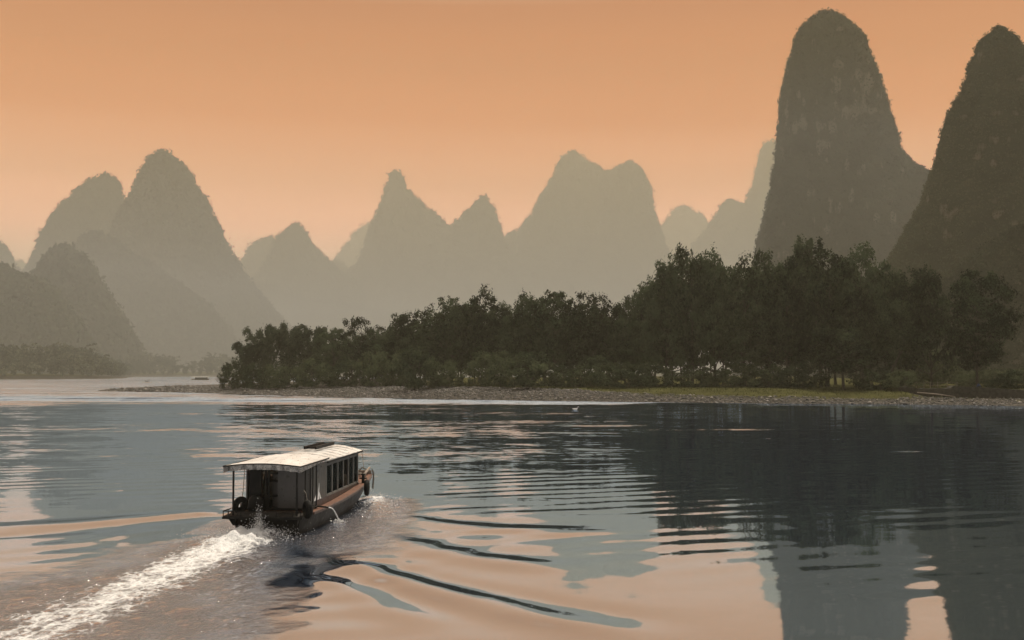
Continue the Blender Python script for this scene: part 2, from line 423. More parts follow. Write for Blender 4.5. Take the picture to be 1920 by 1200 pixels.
def water_mat():
    m, nt, n = mat('river_water')
    L = nt.links.new
    o = n('ShaderNodeOutputMaterial'); g = n('ShaderNodeNewGeometry')
    pos = g.outputs['Position']
    rip = n('ShaderNodeAttribute'); rip.attribute_name = 'ripple'
    fo = n('ShaderNodeAttribute'); fo.attribute_name = 'foam'
    ch = n('ShaderNodeAttribute'); ch.attribute_name = 'chop'
    # wind ripples: the surface normal leans by a noise vector, so far water keeps its roughness
    n1 = noise_node(nt, pos, 0.42, 3, 0.55, (0.5, 1.0, 1.0))
    n2 = noise_node(nt, pos, 1.9, 3, 0.6, (0.55, 1.0, 1.0))
    vm = n('ShaderNodeMixRGB'); vm.inputs[0].default_value = 0.42
    L(n1.outputs['Color'], vm.inputs[1]); L(n2.outputs['Color'], vm.inputs[2])
    cen = n('ShaderNodeVectorMath'); cen.operation = 'SUBTRACT'; cen.inputs[1].default_value = (0.5, 0.5, 0.5); L(vm.outputs[0], cen.inputs[0])
    flat = n('ShaderNodeVectorMath'); flat.operation = 'MULTIPLY'; flat.inputs[1].default_value = (0.7, 1.0, 0.0); L(cen.outputs[0], flat.inputs[0])
    patch = noise_node(nt, pos, 0.06, 4, 0.65, (0.22, 1.0, 1.0))
    pr = ramp_node(nt, [(0.36, 0.25), (0.66, 1.0)]); L(patch.outputs['Fac'], pr.inputs[0])
    amp = n('ShaderNodeMath'); amp.operation = 'MULTIPLY'; L(rip.outputs['Fac'], amp.inputs[0]); L(pr.outputs[0], amp.inputs[1])
    bias = n('ShaderNodeVectorMath'); bias.operation = 'ADD'; bias.inputs[1].default_value = (0.0, -0.075, 0.0); L(flat.outputs[0], bias.inputs[0])
    lean = n('ShaderNodeVectorMath'); lean.operation = 'SCALE'; L(bias.outputs[0], lean.inputs[0]); L(amp.outputs[0], lean.inputs['Scale'])
    sumn = n('ShaderNodeVectorMath'); sumn.operation = 'ADD'; L(lean.outputs[0], sumn.inputs[0]); L(g.outputs['Normal'], sumn.inputs[1])
    lna = n('ShaderNodeAttribute'); lna.attribute_name = 'lean'           # facets of ruffled water that face down the reach
    lnm = n('ShaderNodeMath'); lnm.operation = 'MULTIPLY'; L(lna.outputs['Fac'], lnm.inputs[0]); L(pr.outputs[0], lnm.inputs[1])
    lnv = n('ShaderNodeVectorMath'); lnv.operation = 'SCALE'; lnv.inputs[0].default_value = (0, -1, 0); L(lnm.outputs[0], lnv.inputs['Scale'])
    sum2 = n('ShaderNodeVectorMath'); sum2.operation = 'ADD'; L(sumn.outputs[0], sum2.inputs[0]); L(lnv.outputs[0], sum2.inputs[1])
    b1 = n('ShaderNodeVectorMath'); b1.operation = 'NORMALIZE'; L(sum2.outputs[0], b1.inputs[0])
    # churned water in the wake
    n3 = noise_node(nt, pos, 2.6, 6, 0.68)
    b2 = n('ShaderNodeBump'); b2.inputs['Strength'].default_value = 1.0
    cm = n('ShaderNodeMath'); cm.operation = 'MULTIPLY'; cm.inputs[1].default_value = 0.18
    L(ch.outputs['Fac'], cm.inputs[0]); L(cm.outputs[0], b2.inputs['Distance'])
    L(n3.outputs['Fac'], b2.inputs['Height']); L(b1.outputs['Vector'], b2.inputs['Normal'])
    nor = b2.outputs[0]
    gl = n('ShaderNodeBsdfGlossy'); gl.inputs['Roughness'].default_value = 0.03
    gl.inputs['Color'].default_value = (0.64, 0.795, 1.0, 1)
    di = n('ShaderNodeBsdfDiffuse'); di.inputs['Color'].default_value = (0.014, 0.020, 0.026, 1)
    aer = n('ShaderNodeMixRGB'); aer.inputs[1].default_value = (0.64, 0.795, 1.0, 1); aer.inputs[2].default_value = (0.80, 0.82, 0.86, 1)   # aerated water in the wake is milky
    L(ch.outputs['Fac'], aer.inputs[0]); L(aer.outputs[0], gl.inputs['Color'])
    L(nor, gl.inputs['Normal']); L(nor, di.inputs['Normal'])
    fr = n('ShaderNodeFresnel'); fr.inputs['IOR'].default_value = 1.33; L(nor, fr.inputs['Normal'])
    mr = n('ShaderNodeMapRange'); mr.inputs[1].default_value = 0.02; mr.inputs[2].default_value = 0.17
    mr.inputs[3].default_value = 0.10; mr.inputs[4].default_value = 1.0
    L(fr.outputs[0], mr.inputs[0])
    mx0 = n('ShaderNodeMixShader'); L(mr.outputs[0], mx0.inputs[0]); L(di.outputs[0], mx0.inputs[1]); L(gl.outputs[0], mx0.inputs[2])
    silt = n('ShaderNodeBsdfDiffuse'); silt.inputs['Color'].default_value = (0.004, 0.0055, 0.009, 1)    # light scattered back by the turbid river
    mx = n('ShaderNodeAddShader'); L(mx0.outputs[0], mx.inputs[0]); L(silt.outputs[0], mx.inputs[1])
    # foam: lacy white cover
    rot = n('ShaderNodeMapping'); rot.inputs['Rotation'].default_value = (0, 0, R(6)); L(pos, rot.inputs[0])
    f1 = noise_node(nt, rot.outputs[0], 1.7, 6, 0.72, (1.6, 0.55, 1.0))
    f2 = n('ShaderNodeTexVoronoi'); f2.feature = 'DISTANCE_TO_EDGE'; f2.inputs['Scale'].default_value = 2.6
    dn = noise_node(nt, pos, 3.0, 3, 0.6)
    va = n('ShaderNodeVectorMath'); va.operation = 'MULTIPLY_ADD'; va.inputs[1].default_value = (0.5, 0.5, 0.5)
    L(dn.outputs['Color'], va.inputs[0]); L(pos, va.inputs[2]); L(va.outputs[0], f2.inputs['Vector'])
    lace = ramp_node(nt, [(0.0, 0.16), (0.16, -0.0)]); L(f2.outputs['Distance'], lace.inputs[0])
    s = n('ShaderNodeMath'); s.operation = 'ADD'; L(f1.outputs['Fac'], s.inputs[0]); L(lace.outputs[0], s.inputs[1])
    s2 = n('ShaderNodeMath'); s2.operation = 'ADD'; L(s.outputs[0], s2.inputs[0]); L(fo.outputs['Fac'], s2.inputs[1])
    fr2 = ramp_node(nt, [(0.0, 0.0), (1.0, 1.0)])
    mr2 = n('ShaderNodeMapRange'); mr2.inputs[1].default_value = 1.0; mr2.inputs[2].default_value = 1.28
    L(s2.outputs[0], mr2.inputs[0]); L(mr2.outputs[0], fr2.inputs[0])
    fd = n('ShaderNodeBsdfDiffuse'); fd.inputs['Color'].default_value = (0.84, 0.84, 0.83, 1)
    L(b2.outputs[0], fd.inputs['Normal'])
    mf = n('ShaderNodeMixShader'); L(fr2.outputs[0], mf.inputs[0]); L(mx.outputs[0], mf.inputs[1]); L(fd.outputs[0], mf.inputs[2])
    L(mf.outputs[0], o.inputs[0])
    return m
M['water'] = water_mat()

# ------------------------------------------------------------------ boat frame (used by the water too)
BOAT_O = (-9.18, 39.8)
BOAT_H = R(5.2)                   # heading, to the right of straight away
ch_, sh_ = math.cos(BOAT_H), math.sin(BOAT_H)
def boat_local(X, Y):
    dx, dy = X - BOAT_O[0], Y - BOAT_O[1]
    return dx * ch_ - dy * sh_, dx * sh_ + dy * ch_     # (starboard, forward)

def polydist(X, Y, pts):
    """distance to a polyline, signed (left of direction +), and 0..1 run along it"""
    best = np.full(X.shape, 1e9); sg = np.zeros(X.shape); run = np.zeros(X.shape)
    seg = [math.dist(pts[i], pts[i + 1]) for i in range(len(pts) - 1)]
    tot = sum(seg); acc = 0
    for i in range(len(pts) - 1):
        ax, ay = pts[i]; bx, by = pts[i + 1]
        vx, vy = bx - ax, by - ay
        t = np.clip(((X - ax) * vx + (Y - ay) * vy) / (vx * vx + vy * vy), 0, 1)
        dx, dy = X - (ax + t * vx), Y - (ay + t * vy)
        d = np.hypot(dx, dy)
        k = d < best
        best = np.where(k, d, best)
        sg = np.where(k, np.sign(vx * (Y - ay) - vy * (X - ax)), sg)
        run = np.where(k, (acc + t * seg[i]) / tot, run)
        acc += seg[i]
    return best, sg, run

def curve(px_pts, n=8):
    """smooth world polyline through points given on the water in the photograph"""
    P = [np.array(onwater(*p)) for p in px_pts]
    out_ = []
    for i in range(len(P) - 1):
        p0 = P[max(i - 1, 0)]; p1 = P[i]; p2 = P[i + 1]; p3 = P[min(i + 2, len(P) - 1)]
        for k in range(n):
            t = k / n
            out_.append(tuple(0.5 * ((2 * p1) + (p2 - p0) * t + (2 * p0 - 5 * p1 + 4 * p2 - p3) * t * t + (3 * p1 - p0 - 3 * p2 + p3) * t ** 3)))
    out_.append(tuple(P[-1]))
    return out_

# ------------------------------------------------------------------ water
def axis(lo_far, lo, hi, hi_far, step, grow):
    a = list(np.arange(lo, hi, step))
    s = step; p = a[-1]
    while p < hi_far:
        s *= grow; p += s; a.append(p)
    b = []; s = step; p = a[0]
    while p > lo_far:
        s *= grow; p -= s; b.append(p)
    return np.array(b[::-1] + a)

CRESTS = [  # points in the photograph, height, width
    ([(742, 968), (800, 979), (890, 988), (980, 993), (1075, 996), (1180, 998)], 0.042, 0.95),
    ([(690, 1000), (760, 1017), (830, 1034), (920, 1050), (1010, 1062), (1110, 1074)], 0.050, 0.9),
    ([(640, 1050), (700, 1072), (760, 1092), (830, 1112), (920, 1136), (1020, 1160), (1150, 1187), (1290, 1212)], 0.068, 0.75),
    ([(560, 1075), (640, 1098), (700, 1122), (760, 1150), (830, 1185)], 0.040, 0.6),
    ([(410, 958), (300, 968), (150, 981), (0, 991), (-150, 1000)], 0.055, 1.1),
    ([(330, 992), (200, 1009), (60, 1026), (-120, 1044)], 0.010, 0.6),
    ([(330, 1016), (210, 1040), (90, 1056), (-60, 1082)], 0.006, 0.45),
]
def build_water():
    xs = axis(-6500, -33, 33, 6500, 0.11, 1.035)
    ys = axis(-60, 23, 64, 9600, 0.11, 1.014)
    X, Y = np.meshgrid(xs, ys)
    Z = np.zeros_like(X)
    near = (np.abs(X) < 60) & (Y < 110)
    xn, yn = X[near], Y[near]
    h = np.zeros_like(xn)
    jig = 0.55 * fbm(xn * 0.22, yn * 0.22, seed=5, octv=3)
    for pts, A, wd in CRESTS:
        d, s, t = polydist(xn, yn, curve(pts))
        q = d * s + jig
        env = smooth(0, 0.10, t) * (1 - smooth(0.72, 1.0, t)) * (0.75 + 0.5 * vnoise(xn * 0.3, yn * 0.3, seed=8))
        wd_ = wd * (0.75 + 0.6 * t)
        h += A * env * (np.exp(-(q / wd_) ** 2) - 0.55 * np.exp(-((q - 1.5 * wd_) / wd_) ** 2) - 0.35 * np.exp(-((q + 1.6 * wd_) / (1.2 * wd_)) ** 2))
    # fine secondary ripples riding with the crests, and a long lazy swell
    sb0, fw0 = boat_local(xn, yn)
    ph = (xn * 0.35 - yn * 0.94) * 3.2 + 3.0 * fbm(xn * 0.2, yn * 0.2, seed=23, octv=3)
    h += 0.006 * np.sin(ph) * smooth(2, 6, np.abs(sb0)) * smooth(0.35, 0.75, vnoise(xn * 0.16, yn * 0.3, seed=24))
    h += 0.020 * fbm(xn * 0.16, yn * 0.30, seed=21, octv=2)
    sb, fw = boat_local(xn, yn)
    back = np.maximum(-fw, 0)
    wob = 0.5 * fbm(xn * 0.35, yn * 0.35, seed=31, octv=3)
    hwl = 2.0 + 0.30 * back; hwr = 1.9 + 0.16 * back
    lat = np.where(sb < 0, -sb / hwl, sb / hwr) + wob * 1.1 + 0.5 * fbm(xn * 1.2, yn * 0.9, seed=33, octv=3)
    behind = smooth(1.5, -0.6, fw)
    chop = behind * (1 - smooth(0.4, 1.5, lat))
    # churned strip down the starboard side, from the bow wave
    side = (1 - smooth(0.35, 1.9, np.abs((sb - (2.6 + 0.03 * (11 - fw))) / (1.0 + 0.07 * (11 - fw))) + wob * 1.2 + 0.6 * fbm(xn * 1.1, yn * 0.8, seed=35, octv=3))) * smooth(-6, -1, fw) * (1 - smooth(7.5, 13.5, fw + 5 * wob + 2.0 * fbm(xn * 0.9, yn * 0.9, seed=37, octv=3)))
    sideP = (1 - smooth(0.5, 1.2, np.abs((sb + 2.3) / 0.9) + wob * 0.6)) * smooth(-1, 1, fw) * (1 - smooth(10.5, 12.5, fw))
    chop = np.maximum(chop, np.maximum(side * 0.9, sideP * 0.8))
    h += chop * (0.075 * fbm(xn * 1.3, yn * 1.3, seed=41, octv=4, gain=0.62) * 2)
    # hump of white water at the stern and the bow wave
    core = np.exp(-((sb + 0.35) / (1.05 + 0.03 * back)) ** 2) * behind
    h += core * (0.42 * np.exp(-((back - 1.0) / 1.3) ** 2) + 0.09 * np.exp(-back / 9)) * (0.25 + 2.6 * np.abs(fbm(xn * 1.5, yn * 1.5, seed=51, octv=4, gain=0.7)))
    bowl = np.exp(-((sb - (1.35 + 0.24 * (12.2 - fw)) + wob) / (0.35 + 0.10 * np.maximum(12.5 - fw, 0))) ** 2) * smooth(5.0, 10.0, fw) * (1 - smooth(10.8, 13.0, fw + wob * 2))
    bowp = np.exp(-((-sb - (1.55 + 0.26 * (11.8 - fw))) / 0.5) ** 2) * smooth(4.5, 8.5, fw) * (1 - smooth(11.4, 12.6, fw))
    h += (bowl + bowp) * 0.26 * (0.3 + 2.4 * np.abs(fbm(xn * 1.5, yn * 1.2, seed=61, octv=5, gain=0.65)))
    Z[near] = h
    # foam cover
    cw = 1.45 + 0.045 * back
    fo = np.exp(-((sb + 0.35 + 0.012 * back) / cw) ** 2) * behind * (0.52 + 0.36 * np.exp(-back / 7.0))
    fo2 = np.exp(-((sb + 2.2 + 0.10 * back) / 0.55) ** 2) * behind * 0.50 * np.exp(-back / 8) * smooth(0.3, 2, back)
    fo3 = np.exp(-((sb - 1.6 - 0.05 * back) / 0.6) ** 2) * behind * 0.34 * np.exp(-back / 4)
    brk = 0.45 + 0.9 * vnoise(xn * 1.1, yn * 1.1, seed=66) * vnoise(xn * 0.5, yn * 0.5, seed=67)
    fb = np.clip(bowl * 1.0, 0, 0.8) * brk + np.clip(bowp * 1.0, 0, 0.8) * brk
    fs_ = side * 0.30 * smooth(-1, 6, fw)
    fj = 0.7 * np.exp(-((sb - 2.0) ** 2 + (fw - 3.3) ** 2) / 0.10)
    foam = np.clip(np.maximum.reduce([fo, fo2, fo3, fb, fs_, fj]), 0, 1)
    FO = np.zeros_like(X); FO[near] = foam
    CH = np.zeros_like(X); CH[near] = np.clip(chop, 0, 1) ** 1.9
    # ripple strength, metres of relief: glassy near, wind-ruffled in the middle, rough along the bar
    n1 = fbm(X / 60, Y / 22, seed=71, octv=3)
    yy = Y + n1 * 30
    rp = 0.046 + 0.08 * smooth(44, 66, yy) + 0.05 * smooth(70, 120, yy)
    rp = rp + 0.50 * smooth(58, 92, yy) * (1 - smooth(3, 24, (X + n1 * 22) * 100 / np.maximum(Y, 30))) * (1 - 0.5 * smooth(-18, -45, X * 100 / np.maximum(Y, 30)))
    band = np.exp(-((Y - (222 - 0.22 * X)) / 22) ** 2) * (1 - smooth(15, 60, X + n1 * 50))
    rp = rp + 1.2 * band + 1.3 * smooth(150, 290, Y + n1 * 130) * smooth(-20, -80, X + 0.35 * (290 - Y))
    for cx_, cy_, wx, wy, a_ in ((21, 112, 9, 1.6, 1.0), (28, 82, 3.5, 0.7, 0.9), (32, 71.5, 1.6, 0.35, 1.1), (24, 97, 5, 0.8, 0.7), (10, 120, 7, 1.4, 0.8), (16, 47, 2.4, 0.5, 0.35)):   # cat's-paws of wind
        rp = rp + a_ * np.exp(-((X - cx_) / wx) ** 2 - ((Y - cy_ + 3 * n1) / wy) ** 2)
    rp *= (1 - 0.8 * np.clip(CH, 0, 1))
    nx, ny = len(xs), len(ys)
    i = np.arange(nx * ny).reshape(ny, nx)
    q = np.stack([i[:-1, :-1], i[:-1, 1:], i[1:, 1:], i[1:, :-1]], -1).reshape(-1, 4)
    me = np_mesh('water', np.stack([X, Y, Z], -1).reshape(-1, 3), q, smooth_shade=True)
    LN = 0.36 * band + 0.13 * smooth(150, 290, Y + n1 * 130) * smooth(-20, -80, X + 0.35 * (290 - Y))
    for nm, a in (('foam', FO), ('chop', CH), ('ripple', rp), ('lean', LN)):
        t = me.attributes.new(nm, 'FLOAT', 'POINT'); t.data.foreach_set('value', a.astype(np.float32).ravel())
    return tag(link('water', me, M['water']), kind='structure')
build_water()

# ------------------------------------------------------------------ land
def W2(px, py): return onwater(px, py)
FRONT = [W2(*p) for p in [(188, 733.2), (240, 734.4), (300, 735.0), (420, 738), (560, 742), (700, 746), (850, 749), (1000, 751.5), (1150, 753.5),
                          (1300, 755), (1500, 757), (1690, 758), (1800, 759.5), (1920, 761.5), (2150, 766), (2500, 772)]]
BACK = [W2(*p) for p in [(205, 732.0), (300, 729.5), (345, 727), (405, 724)]] + [(-95, 480), (-120, 640), (-60, 760), (80, 900), (300, 1010), (700, 1050), (2200, 1100)]
BAR = FRONT + [(900, 150), (2200, 100)] + BACK[::-1]
FARB = [(-6000, 700), (-900, 900), (-560, 930), (-447, 935), (-378, 1000), (-405, 1120), (-470, 1300), (-505, 1430), (-450, 1462), (-380, 1440), (-300, 1460), (100, 1500), (900, 1500), (6000, 1400),
        (6000, 9700), (-6000, 9700)]

def sdist(X, Y, poly):
    d, _, _ = polydist(X, Y, list(poly) + [poly[0]])
    ins = np.zeros(X.shape, bool)
    n = len(poly)
    for i in range(n):
        x1, y1 = poly[i]; x2, y2 = poly[(i + 1) % n]
        if y1 == y2: continue
        c = ((y1 > Y) != (y2 > Y)) & (X < (x2 - x1) * (Y - y1) / (y2 - y1) + x1)
        ins ^= c
    return np.where(ins, d, -d)

WALL = [at(1690, 745, 218)[:2], at(1782, 745, 208)[:2], at(1850, 745, 203)[:2], at(1935, 745, 197)[:2], at(2150, 745, 188)[:2]]
def bar_h(X, Y):
    X = np.asarray(X, float); Y = np.asarray(Y, float)
    d = sdist(X, Y, BAR)
    wid = 13 + 14 * smooth(-20, -80, X) - 21 * smooth(-85, -115, X)
    top = 2.75 - 1.6 * smooth(-85, -125, X)
    z = np.where(d > 0, top * (1 - np.exp(-np.maximum(d, 0) / wid)), np.maximum(d * 0.12, -1.0))
    z = z + np.where(d > 0, np.minimum(d * 0.1, 1) * (0.35 * fbm(X / 9, Y / 9, seed=3, octv=4)), 0)
    # the walled terrace at the right end
    wd, ws, wt = polydist(X, Y, WALL)
    onright = X > WALL[0][0] + 0.5
    behind = ws * wd > 0.8
    terr = np.where(behind, 2.75 + 0.1 * fbm(X / 6, Y / 6, seed=9), np.minimum(z, 1.05))
    z = np.where(onright & (d > 0) & (wd < 60), terr, z)
    z = np.where(onright & (d > 0) & (wd >= 60) & behind, 2.75, z)
    return z

def grid_mesh(xs, ys, Z, name):
    X, Y = np.meshgrid(xs, ys)
    nx, ny = len(xs), len(ys)
    i = np.arange(nx * ny).reshape(ny, nx)
    q = np.stack([i[:-1, :-1], i[:-1, 1:], i[1:, 1:], i[1:, :-1]], -1).reshape(-1, 4)
    return np_mesh(name, np.stack([X, Y, Z], -1).reshape(-1, 3), q, smooth_shade=True)

def build_ground():
    xs = axis(-175, -150, 130, 1900, 0.9, 1.05); ys = axis(110, 186, 330, 1150, 0.9, 1.04)
    X, Y = np.meshgrid(xs, ys)
    Z = bar_h(X, Y)
    me = grid_mesh(xs, ys, Z, 'river_bank')
    d = sdist(X, Y, BAR)
    gl_ = 24 - 18 * smooth(-8, 42, X)
    g = smooth(-3, 4, d - gl_ + 7 * fbm(X / 14, Y / 14, seed=13)) * smooth(-40, -15, X + 10 * fbm(X / 9, Y / 9, seed=14))
    g = np.where((X > WALL[0][0]) & (d < 14), np.minimum(g, 0.2), g)
    a = me.attributes.new('grass', 'FLOAT', 'POINT'); a.data.foreach_set('value', g.astype(np.float32).ravel())
    tag(link('river_bank', me, M['ground']), kind='structure')
    xs = axis(-6400, -700, 200, 6400, 12, 1.08); ys = axis(500, 880, 1650, 9600, 12, 1.08)
    X, Y = np.meshgrid(xs, ys)
    d = sdist(X, Y, FARB)
    Z = np.where(d > 0, 2.2 * (1 - np.exp(-d / 12)) + 0.02 * np.minimum(d, 200), np.maximum(d * 0.1, -1.0))
    me = grid_mesh(xs, ys, Z, 'ground')
    g = smooth(18, 40, d)
    a = me.attributes.new('grass', 'FLOAT', 'POINT'); a.data.foreach_set('value', g.astype(np.float32).ravel())
    tag(link('ground', me, M['ground']), kind='structure')
build_ground()

# ------------------------------------------------------------------ hills
def leaf_quads(c, nrm, size, rng, jitter=0.6, wid=0.6):
    """small leaf quads at c, facing roughly along nrm (outward from their clump)"""
    n = len(c)
    nn = nrm / (np.linalg.norm(nrm, axis=1, keepdims=True) + 1e-6) + rng.normal(size=(n, 3)) * jitter
    nn /= np.linalg.norm(nn, axis=1, keepdims=True)
    a = rng.normal(size=(n, 3)); a -= (a * nn).sum(1, keepdims=True) * nn; a /= np.linalg.norm(a, axis=1, keepdims=True)
    b = np.cross(nn, a)
    s = size * rng.uniform(0.6, 1.4, (n, 1))
    return np.stack([c - a * s, c + b * s * wid, c + a * s, c - b * s * wid], 1).reshape(-1, 3)

def leaf_cloud(P, Nrm, size, per, spread, rng, flat=0.6):
    """many small quads scattered round the points P: foliage"""
    n = len(P)
    P = np.repeat(P, per, 0)
    off = rng.normal(size=(n * per, 3)) * np.array([1, 1, flat])
    V = leaf_quads(P + off * spread, off + np.array([0, 0, 0.35]), size, rng, 0.45)
    return V, np.arange(n * per * 4).reshape(-1, 4)

def hill(outline, D, seed, depth=0.75, ntuft=2500, tuft=1.0, rough=1.0, nth=150, nz_=120):
    """outline: rows (y, x_left, x_right) read from the photograph; built as a full solid peak at its own distance"""
    rng = np.random.default_rng(seed)
    ys = np.array([r[0] for r in outline], float); xl = np.array([r[1] for r in outline], float); xr = np.array([r[2] for r in outline], float)
    t = np.linspace(0, 1, nz_) ** 1.15
    yy = ys[0] + t * (ys[-1] - ys[0])
    L = np.interp(yy, ys, xl); Rr = np.interp(yy, ys, xr)
    k = np.ones(5) / 5
    if nz_ > 20:
        L[2:-2] = np.convolve(L, k, 'valid'); Rr[2:-2] = np.convolve(Rr, k, 'valid')
    mpp = D / F
    cx = ((L + Rr) / 2 - 960) * mpp; hw = (Rr - L) / 2 * mpp
    z = CAM_H + (HOR - yy) * mpp
    # rounded cap
    ncap = 6
    ca = np.linspace(math.pi / 2, 0, ncap, endpoint=False)
    cz = z[0] + np.sin(ca) * hw[0] * 0.35; ch = np.maximum(np.cos(ca), 0.02) * hw[0]
    z = np.concatenate([cz, z]); hw = np.concatenate([ch, hw]); cx = np.concatenate([np.full(ncap, cx[0]), cx])
    z[-1] = -1.0
    th = np.linspace(0, 2 * math.pi, nth, endpoint=False)
    TH, ZZ = np.meshgrid(th, z)
    HW = hw[:, None]
    base_hw = hw.max()
    dep = np.minimum(HW * depth, base_hw * depth)
    X = cx[:, None] + HW * np.cos(TH); Y = D + dep * np.sin(TH)
    s = mpp * 9
    big = fbm(X / (s * 7), Y / (s * 7), ZZ / (s * 9), seed=seed, octv=3)
    mid = fbm(X / (s * 1.8), Y / (s * 1.8), ZZ / (s * 1.8), seed=seed + 5, octv=3)
    front = np.abs(np.sin(TH))
    disp = big * s * 4.5 * (0.2 + 0.8 * front) + mid * s * 2.2 * rough * (0.45 + 0.55 * front)
    disp *= np.clip(HW / (s * 1.5), 0.05, 1)
    nx = np.cos(TH); ny = np.sin(TH)
    X = X + nx * disp; Y = Y + ny * disp
    Zd = ZZ + mid * s * 0.5 * rough * (ZZ > 5)
    V = np.stack([X, Y, Zd], -1)
    nr = len(z)
    i = np.arange(nr * nth).reshape(nr, nth); j = np.roll(i, -1, 1)
    q = np.stack([i[:-1], i[1:], j[1:], j[:-1]], -1).reshape(-1, 4)
    Vf = V.reshape(-1, 3)
    # foliage over the faces, weighted by area
    p0, p1, p2, p3 = (Vf[q[:, k_]] for k_ in range(4))
    ar = np.linalg.norm(np.cross(p2 - p0, p3 - p1), axis=1)
    keep = ((p0[:, 1] - D) < 0.35 * base_hw * depth) & (p0[:, 2] > 0)
    ar = ar * keep
    pick = rng.choice(len(q), ntuft, p=ar / ar.sum())
    u = rng.random((ntuft, 1)); v = rng.random((ntuft, 1))
    P = (p0[pick] * (1 - u) + p1[pick] * u) * (1 - v) + (p3[pick] * (1 - u) + p2[pick] * u) * v
    sz = mpp * 3.0 * tuft
    crown = rng.uniform(0.4, 1.5, (ntuft, 1))
    P[:, 2:3] += sz * 0.7 * crown
    LV, LQ = leaf_cloud(P, None, sz * 0.75, 7, sz * 0.85, rng, 0.8)
    allV = np.concatenate([Vf, LV]); allQ = np.concatenate([q, LQ + len(Vf)])
    me = np_mesh('hill', allV, allQ)
    me.materials.append(M['hill']); me.materials.append(M['hill_leaf'])
    mi = np.zeros(len(allQ), np.int32); mi[len(q):] = 1
    me.polygons.foreach_set('material_index', mi)
    sm = np.zeros(len(allQ), bool); sm[:len(q)] = True
    me.polygons.foreach_set('use_smooth', sm)
    return tag(link('hill', me), kind='structure')

